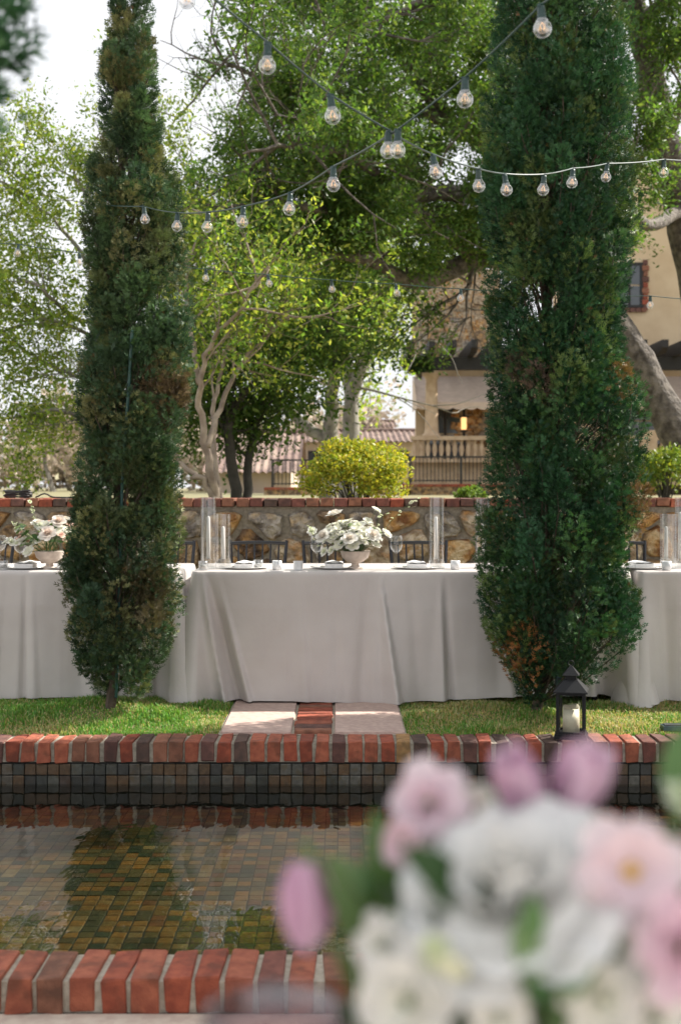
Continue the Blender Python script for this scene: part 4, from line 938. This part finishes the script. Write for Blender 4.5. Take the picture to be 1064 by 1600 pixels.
# ------------------------------------------------------------------ flowers
def petal_pts(phi, r0, L, T, W, curl, cup, z0, r, nu=5, nv=5):
    P_ = np.zeros(((nv + 1) * (nu + 1), 3)); i = 0
    for jb in range(nv + 1):
        b = jb / nv; w = W * math.sin(math.pi * (.10 + .72 * b)) ** .7
        for ia in range(nu + 1):
            a = ia / nu * 2 - 1
            rd = r0 + L * (math.sin(T) * b + .3 * curl * b * b) - cup * a * a * w; z = L * (math.cos(T) * b - .18 * curl * b * b) + .10 * L * b * b * math.sin(a * 5 + phi) * .5
            t = a * w; P_[i] = (rd * math.cos(phi) - t * math.sin(phi), rd * math.sin(phi) + t * math.cos(phi), z0 + z); i += 1
    F = [(j * (nu + 1) + k, j * (nu + 1) + k + 1, (j + 1) * (nu + 1) + k + 1, (j + 1) * (nu + 1) + k) for j in range(nv) for k in range(nu)]
    return P_, np.array(F)
def bloom_mesh(name, R, rings, cin, cout, seed, nu=4, nv=4):
    r = random.Random(seed); Vs, Fs, Cs, o = [], [], [], 0
    for q, (n, r0, L, T, W, curl, cup) in enumerate(rings):
        ph = r.uniform(0, 6)
        for k in range(n):
            V, F = petal_pts(ph + 2 * math.pi * k / n + r.uniform(-.2, .2), r0 * R, L * R * r.uniform(.88, 1.12), T + r.uniform(-.1, .1), W * R, curl, cup, 0, r, nu, nv)
            f = q / max(1, len(rings) - 1); c = np.array(cin) * (1 - f) + np.array(cout) * f
            Vs.append(V); Fs.append(F + o); Cs.append(np.tile(c * r.uniform(.95, 1.04), (len(V), 1))); o += len(V)
    return np_mesh(name, np.concatenate(Vs), np.concatenate(Fs), M['petal'], np.clip(np.concatenate(Cs), 0, 1), True)
ROSE = [(3, .02, .62, .10, .34, 0, .5), (4, .10, .66, .30, .40, .1, .5), (5, .16, .74, .62, .46, .25, .45), (6, .20, .84, .98, .52, .45, .40), (7, .22, .95, 1.25, .56, .6, .35)]
LOOSE = [(4, .05, .60, .5, .40, .3, .3), (5, .10, .85, 1.0, .48, .5, .2), (6, .12, 1.0, 1.35, .50, .4, .15)]
OPEN = [(5, .08, .85, 1.05, .50, .2, .25), (6, .10, 1.0, 1.32, .52, .3, .2)]
TULIP = [(3, .18, 1.5, .18, .55, -.45, .5), (3, .22, 1.55, .30, .60, -.55, .45)]
WHITE, CREAM, BLUSH, PINK, MAUVE = (.80, .79, .74), (.80, .72, .62), (.74, .50, .42), (.76, .56, .66), (.58, .30, .48)
def leaf_mesh(name, L, W, col, seed):
    r = random.Random(seed); V = []; n = 6
    for j in range(n + 1):
        b = j / n; w = W * math.sin(math.pi * min(1, b * .93 + .05)) ** .8
        for a in (-1, 0, 1): V.append((a * w, L * b, -.25 * L * b * b + (.12 * w * 2 if a else 0)))
    F = [(j * 3 + k, j * 3 + k + 1, j * 3 + k + 4, j * 3 + k + 3) for j in range(n) for k in range(2)]
    return np_mesh(name, V, F, M['shrub'], np.tile(np.array(col), (len(V), 1)), True)
LEAF = [leaf_mesh('leaf', .05, .014, c, k) for k, c in enumerate([(.05, .11, .03), (.09, .17, .05), (.14, .20, .07), (.035, .085, .03)])]
def aim(d):  # rotation taking +Z to d
    return Vector(d).normalized().to_track_quat('Z', 'Y').to_euler()
def bowl_obj(root, r=.085, h=.105):
    MB().lathe([(0, 0), (.045, 0), (.045, .008), (.022, .020), (.020, .032), (.048, .044), (.075, .066), (r, h - .006), (r + .004, h), (r - .004, h), (.066, .066), (0, .045)], 32).build('bowl', M['bowl'], root, True)
def arrangement(name, label, px, Y, spots, n_fill, fill, cen, rx, ry, rz, leafn, seed, extra=None):
    """spots: (px, py, dY, mesh, scale, name); the rest scattered over the dome"""
    b = on_table(px, Y); root = empty(name, b); tag(root, label, 'flower bowl', 'flower bowls on the tables'); bowl_obj(root)
    r = random.Random(seed); c0 = P(*cen, Y) - b; stem = MB(); top = Vector((0, 0, .085))
    def put(p, me, s, nm):
        d = (p - Vector((0, 0, .02))).normalized() + Vector((r.gauss(0, .25), r.gauss(0, .25) - .25, .15)); link(nm, me, root, p, aim(d), s)
        stem.tube([top + Vector((r.gauss(0, .02), r.gauss(0, .02), -.03)), (p + top) / 2 + Vector((0, 0, .015)), p - d.normalized() * .004], .0016, 4, False)
    for (sx, sy, dy, me, s, nm) in spots: put(P(sx, sy, Y + dy) - b, me, s, nm)
    for k in range(n_fill):
        a = r.uniform(0, 2 * math.pi); u = r.uniform(-.5, 1); q = math.sqrt(max(0, 1 - u * u)) ; rad = r.uniform(.78, 1.05)
        p = c0 + Vector((rx * q * math.cos(a) * rad, rz * q * math.sin(a) * rad, ry * u * rad)); me, s, nm = r.choice(fill); put(p, me, s * r.uniform(.75, 1.2), nm)
    for k in range(leafn):
        a = r.uniform(0, 2 * math.pi); u = r.uniform(-.7, .9); q = math.sqrt(max(0, 1 - u * u)); p = c0 + Vector((rx * q * math.cos(a), rz * q * math.sin(a), ry * u)) * r.uniform(.6, 1.05)
        link('leaf', r.choice(LEAF), root, p, (r.uniform(-.6, .9), r.uniform(-.6, .6), r.uniform(0, 6.28)), r.uniform(.6, 1.25))
    if extra: extra(root, b, stem, r)
    stem.build('stems', M['bark_green'], root)
    return root
M['bark_green'] = pmat('green_stem', (.07, .13, .04), (.10, .16, .05), .6, 20)
rw = bloom_mesh('rose', .034, ROSE, CREAM, WHITE, 1); lw = bloom_mesh('stock_flower', .029, LOOSE, (.78, .80, .62), WHITE, 2); lw2 = bloom_mesh('stock_flower', .029, OPEN, (.8, .8, .66), WHITE, 3)
bud = bloom_mesh('flower_bud', .011, LOOSE, (.62, .70, .40), (.78, .80, .62), 4, 3, 3)
rb = bloom_mesh('rose', .038, ROSE, (.82, .68, .58), (.83, .79, .74), 5); pk = bloom_mesh('stock_flower', .020, LOOSE, BLUSH, (.80, .62, .52), 6)
def wisp(pts):
    def f(root, b, stem, r):
        for (path, me, nn) in pts:
            q = [P(a, c, y) - b for (a, c, y) in path]; stem.tube([Vector((0, 0, .06))] + q, .0015, 4, False)
            for k in range(nn):
                i = min(len(q) - 2, int(k / nn * (len(q) - 1))); t_ = k / nn * (len(q) - 1) - i; p = q[i].lerp(q[i + 1], t_) + Vector([r.gauss(0, .008) for _ in range(3)])
                link('flower_bud', me, root, p, (r.uniform(-1, 1), r.uniform(-1, 1), r.uniform(0, 6)), r.uniform(.6, 1.1))
    return f
arrangement('flower_bowl', 'white rose and stock centrepiece in a pale footed bowl', 555, 7.34,
            [(523, 804, -.06, rw, 1.25, 'rose'), (505, 838, -.12, rw, 1.15, 'rose'), (546, 842, -.17, rw, 1.1, 'rose'), (582, 836, -.14, rw, 1.1, 'rose'), (530, 852, -.10, lw2, 1.1, 'stock_flower'), (552, 853, -.11, lw2, 1.25, 'stock_flower'), (545, 840, -.10, lw, 1.2, 'stock_flower'), (569, 838, -.09, lw2, 1.25, 'stock_flower'), (588, 852, -.06, lw2, 1.0, 'stock_flower'), (604, 834, -.02, lw2, 1.1, 'stock_flower'), (588, 797, .03, lw2, 1.0, 'stock_flower'), (518, 860, -.08, lw, .9, 'stock_flower'), (560, 822, -.05, lw, 1.15, 'stock_flower'), (488, 830, -.02, lw, .9, 'stock_flower'), (575, 815, -.02, lw2, 1.0, 'stock_flower'), (507, 862, -.04, lw, .9, 'stock_flower')],
            120, [(lw, .72, 'stock_flower'), (lw2, .66, 'stock_flower'), (lw2, .8, 'stock_flower'), (lw, .6, 'stock_flower')], (549, 838), .165, .088, .12, 26, 3,
            wisp([([(590, 840, 7.32), (615, 810, 7.30), (640, 786, 7.28), (656, 778, 7.27)], bud, 12), ([(585, 830, 7.36), (592, 810, 7.37), (612, 800, 7.36)], bud, 6), ([(500, 850, 7.3), (487, 832, 7.28), (482, 822, 7.28)], bud, 7)]))
arrangement('flower_bowl', 'blush and cream rose centrepiece at the left edge, green leaves below', 78, 7.34,
            [(76, 834, -.13, rb, 1.15, 'rose'), (92, 815, -.06, rb, 1.0, 'rose'), (60, 818, -.04, rw, .95, 'rose'), (102, 812, -.02, rw, .9, 'rose'), (96, 836, -.10, pk, 1.2, 'stock_flower'), (46, 862, -.08, lw2, 1.2, 'stock_flower'), (118, 822, -.02, pk, 1.1, 'stock_flower'), (14, 846, .0, lw2, 1.0, 'stock_flower'), (36, 845, -.02, lw, 1.0, 'stock_flower')],
            40, [(pk, .9, 'stock_flower'), (lw, .8, 'stock_flower'), (lw2, .9, 'stock_flower'), (pk, .7, 'stock_flower')], (70, 836), .16, .09, .12, 60, 5,
            wisp([([(65, 830, 7.34), (54, 805, 7.33), (50, 785, 7.33)], bud, 11), ([(50, 840, 7.3), (28, 824, 7.28), (20, 815, 7.27)], bud, 8), ([(48, 850, 7.28), (20, 848, 7.26), (2, 850, 7.25)], lw, 5)]))

# ------------------------------------------------------------------ garden stake, cable coil on the wall, spotlight boxes
st = MB().tube([P(182, 1090, YC - .03), P(191, 770, YC - .13), P(207, 516, YC - .30)], .0085, 8).build('garden_stake', M['green_stake']); tag(st, 'thin green stake leaning inside the left cypress', 'stake')
b = MB(); rr = random.Random(6); c0 = Vector(((28 - CX) * 9.7 / FPX, 9.72, 1.150))
for k in range(5):
    b.tube([c0 + Vector((.10 * math.cos(a + k) * (1 + .1 * math.sin(3 * a + k)), .05 * math.sin(a + k), .006 + .011 * k + .006 * math.sin(2 * a + k))) for a in np.linspace(0, 6.28, 26)], .006, 6, False)
tag(b.build('cable_coil', M['black_cable']), 'black cable coiled on top of the stone wall', 'cable')
b = MB(); b.tube([((x - CX) * 9.7 / FPX, 9.66 + .01 * math.sin(x), 1.150 + .03 * math.exp(-((x - 72) / 9) ** 2)) for x in np.linspace(58, 118, 14)], .006, 6)
tag(b.build('loose_cable', M['black_cable']), 'loose black cable end lying on the wall', 'cable')
M['spot'] = pmat('teal_metal', (.05, .10, .11), (.08, .13, .14), .35, 20, metal=.3)
g = empty('garden_spotlight', P(1052, 1146, 6.38) + Vector((0, 0, .0))); g.location.z = .0; tag(g, 'low teal metal light box in the grass at the right edge', 'spotlight')
MB().box((.02, 0, .016), (.16, .07, .022)).build('housing', M['spot'], g); MB().box((.02, 0, .0295), (.14, .055, .005)).build('lens', M['pane'], g)
g = empty('garden_spotlight', P(876, 1110, 6.62)); g.location.z = 0; tag(g, 'small grey light box standing behind the black lantern', 'spotlight')
MB().box((0, 0, .10), (.012, .012, .20)).build('stake', M['black_metal'], g); MB().box((0, 0, .215), (.055, .06, .05)).build('housing', M['spot'], g); MB().box((0, -.032, .215), (.045, .004, .04)).build('lens', M['pane'], g)

# ------------------------------------------------------------------ black candle lantern on the far coping
ln = empty('candle_lantern', (P(892, 1159, 6.185).x, 6.19, .0045), math.radians(-13)); tag(ln, 'black metal lantern with ivory candle on the brick coping', 'lantern')
w = .068
MB().box((0, 0, .006), (.158, .158, .012)).box((0, 0, .017), (.146, .146, .010)).build('base', M['black_metal'], ln)
for sx in (-1, 1):
    for sy in (-1, 1): MB().box((sx * (w - .006), sy * (w - .006), .1225), (.014, .014, .201)).build('post', M['black_metal'], ln)
for k, (dx, dy) in enumerate(((0, -1), (0, 1), (-1, 0), (1, 0))):
    sz = (2 * w - .030, .003, .188) if dx == 0 else (.003, 2 * w - .030, .188)
    MB().box((dx * (w - .007), dy * (w - .007), .122), sz).build('pane', M['glass'], ln)
    for z in (.0275, .2175):
        s2 = (2 * w - .027, .011, .011) if dx == 0 else (.011, 2 * w - .027, .011)
        MB().box((dx * (w - .0065), dy * (w - .0065), z), s2).build('frame_bar', M['black_metal'], ln)
def frustum(a, b, z0, z1):
    V = [(s * a, t_ * a, z0) for s, t_ in ((-1, -1), (1, -1), (1, 1), (-1, 1))] + [(s * b, t_ * b, z1) for s, t_ in ((-1, -1), (1, -1), (1, 1), (-1, 1))]
    return V, [(3, 2, 1, 0), (4, 5, 6, 7), (0, 1, 5, 4), (1, 2, 6, 5), (2, 3, 7, 6), (3, 0, 4, 7)]
rf = MB().add(*frustum(.082, .082, .2235, .2295)).add(*frustum(.082, .032, .2296, .283)).build('roof', M['black_metal'], ln)
MB().add(*frustum(.027, .027, .2832, .305)).build('vent', M['black_metal'], rf)
MB().add(*frustum(.040, .036, .3052, .310)).add(*frustum(.036, .003, .3102, .352)).build('cap', M['black_metal'], rf)
MB().tube([(.014 * math.cos(a), 0, .362 + .012 * math.sin(a)) for a in np.linspace(0, 6.28, 17)], .002, 6, False).build('ring', M['black_metal'], rf)
cd = empty('pillar_candle', ln.location + Vector((0, 0, .0225))); tag(cd, 'ivory pillar candle inside the black lantern', 'candle')
b = MB(); n = 32; prof = [(0, 0), (.040, 0), (.041, .06), (.040, .118)]
b.lathe(prof, n); k0 = len(b.v)
for rr_, dz in ((.040, .0), (.037, .002), (.030, -.012), (0.0005, -.014)):
    for k in range(n): a = 2 * math.pi * k / n; b.v.append((rr_ * math.cos(a), rr_ * math.sin(a), .122 + dz + (.010 * math.cos(a - 1.2) + .005 * math.sin(3 * a) if rr_ > .033 else 0)))
for i in range(4):
    s0 = k0 - n if i == 0 else k0 + (i - 1) * n
    for k in range(n): b.f.append((s0 + k, s0 + (k + 1) % n, k0 + i * n + (k + 1) % n, k0 + i * n + k))
b.build('wax', M['ivory_wax'], cd, True); MB().tube([(0, 0, .107), (.001, 0, .118)], .0012, 5).build('wick', M['wick'], cd)

# ------------------------------------------------------------------ string lights
globe = MB().lathe([(.0125, .0), (.016, -.004)] + [(.025 * math.sin(a), -.0265 - .025 * math.cos(a) * -1 if False else -.0275 + .025 * math.cos(a)) for a in np.linspace(.70, 3.13, 14)], 24).mesh('globe', M['bulb_glass'], True)
sock = MB().lathe([(0, .034), (.008, .034), (.0105, .030), (.0115, .010), (.0125, .008), (.0125, -.003), (.0, -.003)], 14).box((0, 0, .036), (.022, .010, .008)).mesh('socket', M['socket'], False)
fil = MB()
for k in range(4):
    a = math.pi / 2 * k; fil.tube([(.001 * math.cos(a), .001 * math.sin(a), -.010), (.009 * math.cos(a), .009 * math.sin(a), -.022), (.006 * math.cos(a), .006 * math.sin(a), -.031)], .0008, 5)
fil = fil.mesh('filament', M['filament'])
def light_string(label, bulbs, ends, rad=.0032, mat='cable', sag=.02, hz=.040):
    """bulbs: (px, py, Y) of the globe centres; ends: extra cable points before and after"""
    root = empty('light_string', P(bulbs[0][0], bulbs[0][1], bulbs[0][2])); tag(root, label, 'string lights', 'string lights over the garden'); base = root.location.copy()
    r = random.Random(len(bulbs)); tops = []
    for (px, py, Y) in bulbs:
        tilt = Euler((r.gauss(0, .10), r.gauss(0, .10), r.uniform(0, 6))); att = P(px, py, Y) + (tilt.to_matrix() @ Vector((0, 0, .0275)))
        s_ = link('socket', sock, root, att - base, tilt); link('globe', globe, s_); link('filament', fil, s_); tops.append(att + tilt.to_matrix() @ Vector((0, 0, .039)))
    tops = [P(*e) for e in ends[0]] + tops + [P(*e) for e in ends[1]]; b = MB(); line = []
    for i in range(len(tops) - 1):
        a, c = tops[i], tops[i + 1]; L = (c - a).length
        for k in range(8): t_ = k / 8; line.append(a.lerp(c, t_) - Vector((0, 0, sag * L * 4 * t_ * (1 - t_) * .5)) - base)
    line.append(tops[-1] - base); b.tube(line, rad, 6, False); b.build('cable', M[mat], root)
light_string('green light string sagging from the top left to the right edge', [(292, 0, 3.55), (418, 103, 3.66), (520, 182, 3.80), (606, 236, 4.0), (681, 269, 4.55), (748, 291, 4.9), (791, 297, 5.15), (848, 297, 5.4), (893, 286, 5.65), (946, 277, 6.0), (1036, 270, 6.4)], ([(120, -170, 3.4)], [(1120, 250, 6.8)]))
light_string('green light string rising from the left cypress to the top right', [(847, 45, 3.40), (726, 156, 3.72), (621, 235, 3.95), (521, 289, 4.5), (452, 327, 4.95), (379, 347, 5.3), (324, 355, 5.6), (277, 354, 5.9), (227, 343, 6.35)], ([(960, -80, 3.25)], [(160, 320, 6.6)]))
light_string('far light string hanging low behind the cypresses', [(28, 396, 8.8), (125, 410, 8.9), (225, 424, 9.0), (322, 435, 9.0), (421, 443, 9.0), (519, 452, 9.0), (620, 458, 9.0), (719, 466, 9.0), (820, 471, 9.0), (916, 475, 9.0), (1015, 477, 9.0)], ([(-80, 375, 8.8)], [(1120, 470, 9.1)]))

# ------------------------------------------------------------------ foreground: the table the camera looks over, its flowers and a glass (out of focus)
TN = .752
root = table(-.75, .95, 'near banquet table below the lower edge of the picture', 'pale cloth on the near table below the picture', [], lambda x: .70, ya=.30, td=.62, tz=TN, seed=7)
D0 = .62
def N(px, py, Y=D0): return P(px, py, Y)
fb = empty('flower_bowl', (N(815, 1500).x, .60, TN + .002)); tag(fb, 'large blurred bowl of white and pink flowers in the foreground', 'flower bowl'); fbase = fb.location.copy()
MB().lathe([(0, 0), (.055, 0), (.055, .008), (.030, .020), (.030, .03), (.060, .045), (.095, .08), (.105, .118), (.098, .118), (.085, .08), (0, .06)], 36).build('bowl', M['bowl'], fb, True)
stems = MB()
def near_flower(px, py, Y, R, rings, cin, cout, nm, d, seed, core=None, sub=True):
    p = N(px, py, Y) - fbase; r = random.Random(seed); fl = None
    b = MB(); b.lathe([(0, -.1 * R), (.16 * R, -.05 * R), (.20 * R, .05 * R), (.1 * R, .18 * R), (0, .2 * R)], 12)
    fl = b.build(nm, core or M['bark_green'], fb, True); fl.location = p; fl.rotation_euler = aim(d)
    for q, (n, r0, L, T, W, curl, cup) in enumerate(rings):
        ph = r.uniform(0, 6); f = q / max(1, len(rings) - 1); c = np.array(cin) * (1 - f) + np.array(cout) * f
        V, F = petal_pts(0, r0 * R, L * R, T, W * R, curl, cup, 0, r, 7, 7); me = np_mesh('petal', V, F, M['petal'], np.tile(c, (len(V), 1)), True)
        for k in range(n): link('petal', me, fl, (0, 0, r.uniform(-.02, .02) * R), (r.uniform(-.08, .08), r.uniform(-.08, .08), ph + 2 * math.pi * k / n), r.uniform(.92, 1.08))
    e = p - Vector(d).normalized() * .01; stems.tube([Vector((r.gauss(0, .02), r.gauss(0, .02), .09)), (e + Vector((0, 0, .1))) / 2 + Vector((0, 0, -.005)), e], .002, 5, False)
M['stamen'] = pmat('yellow_stamen', (.62, .38, .04), (.5, .3, .04), .8, 200)
near_flower(805, 1402, .60, .043, ROSE + [(7, .22, 1.0, 1.42, .56, .5, .3)], (.82, .81, .78), (.85, .85, .84), 'garden_rose', (-.25, -.45, .85), 1)
near_flower(985, 1362, .58, .0225, OPEN, (.80, .66, .70), (.82, .72, .76), 'anemone', (.05, -.92, .35), 2, M['stamen'])
near_flower(832, 1272, .65, .0215, TULIP, (.62, .40, .54), (.74, .54, .67), 'pink_tulip', (-.30, -.3, .9), 3)
near_flower(884, 1268, .65, .0225, TULIP, (.62, .40, .54), (.74, .54, .67), 'pink_tulip', (.28, -.3, .9), 4)
near_flower(672, 1258, .66, .020, LOOSE, (.74, .56, .62), (.82, .70, .75), 'pink_ranunculus', (-.35, -.7, .6), 5)
near_flower(630, 1315, .64, .011, OPEN, (.72, .52, .58), (.80, .66, .72), 'pink_ranunculus', (-.6, -.6, .3), 15)
near_flower(738, 1265, .67, .012, OPEN, (.80, .74, .66), (.82, .78, .74), 'cream_blossom', (.1, -.7, .6), 6)
near_flower(1058, 1480, .56, .021, LOOSE, (.72, .50, .60), (.78, .60, .68), 'pink_ranunculus', (.4, -.8, .2), 7)
near_flower(475, 1345, .62, .024, TULIP, (.58, .36, .50), (.66, .44, .58), 'mauve_bud', (.02, -.10, -1.0), 8)
near_flower(600, 1480, .60, .014, LOOSE, (.78, .78, .72), (.80, .80, .78), 'white_blossom', (-.6, -.6, .3), 9)
near_flower(640, 1565, .58, .022, LOOSE, (.78, .78, .72), (.80, .80, .78), 'white_blossom', (-.4, -.7, .1), 10)
near_flower(940, 1560, .56, .016, LOOSE, (.78, .78, .70), (.80, .80, .76), 'white_blossom', (.1, -.9, .1), 11)
near_flower(1040, 1270, .66, .022, LOOSE, (.55, .66, .36), (.70, .76, .56), 'green_blossom', (.3, -.5, .7), 12) if False else None
near_flower(1072, 1250, .66, .012, LOOSE, (.55, .66, .40), (.74, .78, .62), 'green_blossom', (.3, -.5, .7), 12)
near_flower(780, 1590, .56, .013, LOOSE, (.76, .76, .70), (.80, .80, .78), 'white_blossom', (0, -.9, 0), 13)
near_flower(960, 1470, .60, .018, LOOSE, (.78, .78, .72), (.82, .82, .80), 'white_blossom', (.3, -.8, .3), 14)
near_flower(1020, 1590, .56, .016, LOOSE, (.78, .78, .72), (.8, .8, .78), 'white_blossom', (.3, -.8, .1), 16)
near_flower(612, 1440, .66, .010, OPEN, (.70, .75, .62), (.80, .80, .78), 'white_blossom', (-.6, -.4, .6), 17)
NL = [leaf_mesh('leaf', .060, .017, c, k) for k, c in enumerate([(.06, .14, .05), (.11, .21, .08), (.18, .28, .12), (.04, .09, .03)])]
rl = random.Random(31)
for (px, py, Y, k, rx, ry, rz, s) in [(545, 1430, .62, 2, 1.2, .2, .5, .7), (565, 1400, .63, 1, 1.3, -.3, -.4, .5), (520, 1390, .64, 2, 1.5, .1, .2, .4), (705, 1345, .66, 0, 1.2, .4, .6, 1.0), (735, 1320, .66, 1, 1.0, .2, -.4, .9), (590, 1400, .64, 1, 1.5, .3, .8, .9),
                                  (825, 1440, .555, 1, 1.5, .2, .1, .36), (850, 1530, .55, 0, 1.3, -.2, .5, .5), (880, 1520, .55, 1, 1.1, .4, -.5, .45), (840, 1490, .55, 2, 1.4, -.3, .3, .4), (760, 1560, .56, 3, 1.0, .2, .2, .5), (920, 1490, .56, 0, 1.2, .5, .8, .45), (1060, 1240, .66, 1, 1.4, .2, .1, .8), (560, 1540, .62, 2, 1.0, .5, .9, .7)]:
    link('leaf', NL[k], fb, N(px, py + 40, Y) - fbase, (rx, ry, rz), s)
for k in range(120):
    px, py = rl.uniform(620, 1080), rl.uniform(1420, 1660); link('leaf', NL[rl.choice((0, 1, 3, 3, 3))], fb, N(px, py, rl.uniform(.585, .68)) - fbase, (rl.uniform(.2, 1.6), rl.uniform(-.7, .7), rl.uniform(-1.5, 1.5)), rl.uniform(.5, 1.0))
for k in range(7):
    px, py = rl.uniform(585, 1090), rl.uniform(1470, 1640); link('white_blossom', lw if k % 3 else lw2, fb, N(px, py, rl.uniform(.575, .64)) - fbase, aim((rl.gauss(0, .4), -.8, rl.gauss(.2, .4))), rl.uniform(.25, .5))
for k in range(26):
    px, py = rl.uniform(660, 760), rl.uniform(1470, 1560); link('flower_bud', bud, fb, N(px, py, rl.uniform(.56, .60)) - fbase, (rl.uniform(-1, 1), rl.uniform(-1, 1), 0), rl.uniform(.3, .6))
stems.tube([Vector((-.01, 0, .09)), N(580, 1420, .63) - fbase, N(510, 1345, .62) - fbase, N(478, 1338, .62) - fbase, N(475, 1350, .62) - fbase], .0017, 5, False)
stems.build('stems', M['bark_green'], fb)
wine_glass(428, .60, 'blurred wine glass rim at the lower edge, left of the flowers', .98, 'smoke_glass', TN + .002)
for o in bpy.data.objects:
    if o.name.startswith('wine_glass') and 'blurred' in o.get('label', ''): o.scale = (1, 1, 1.17)
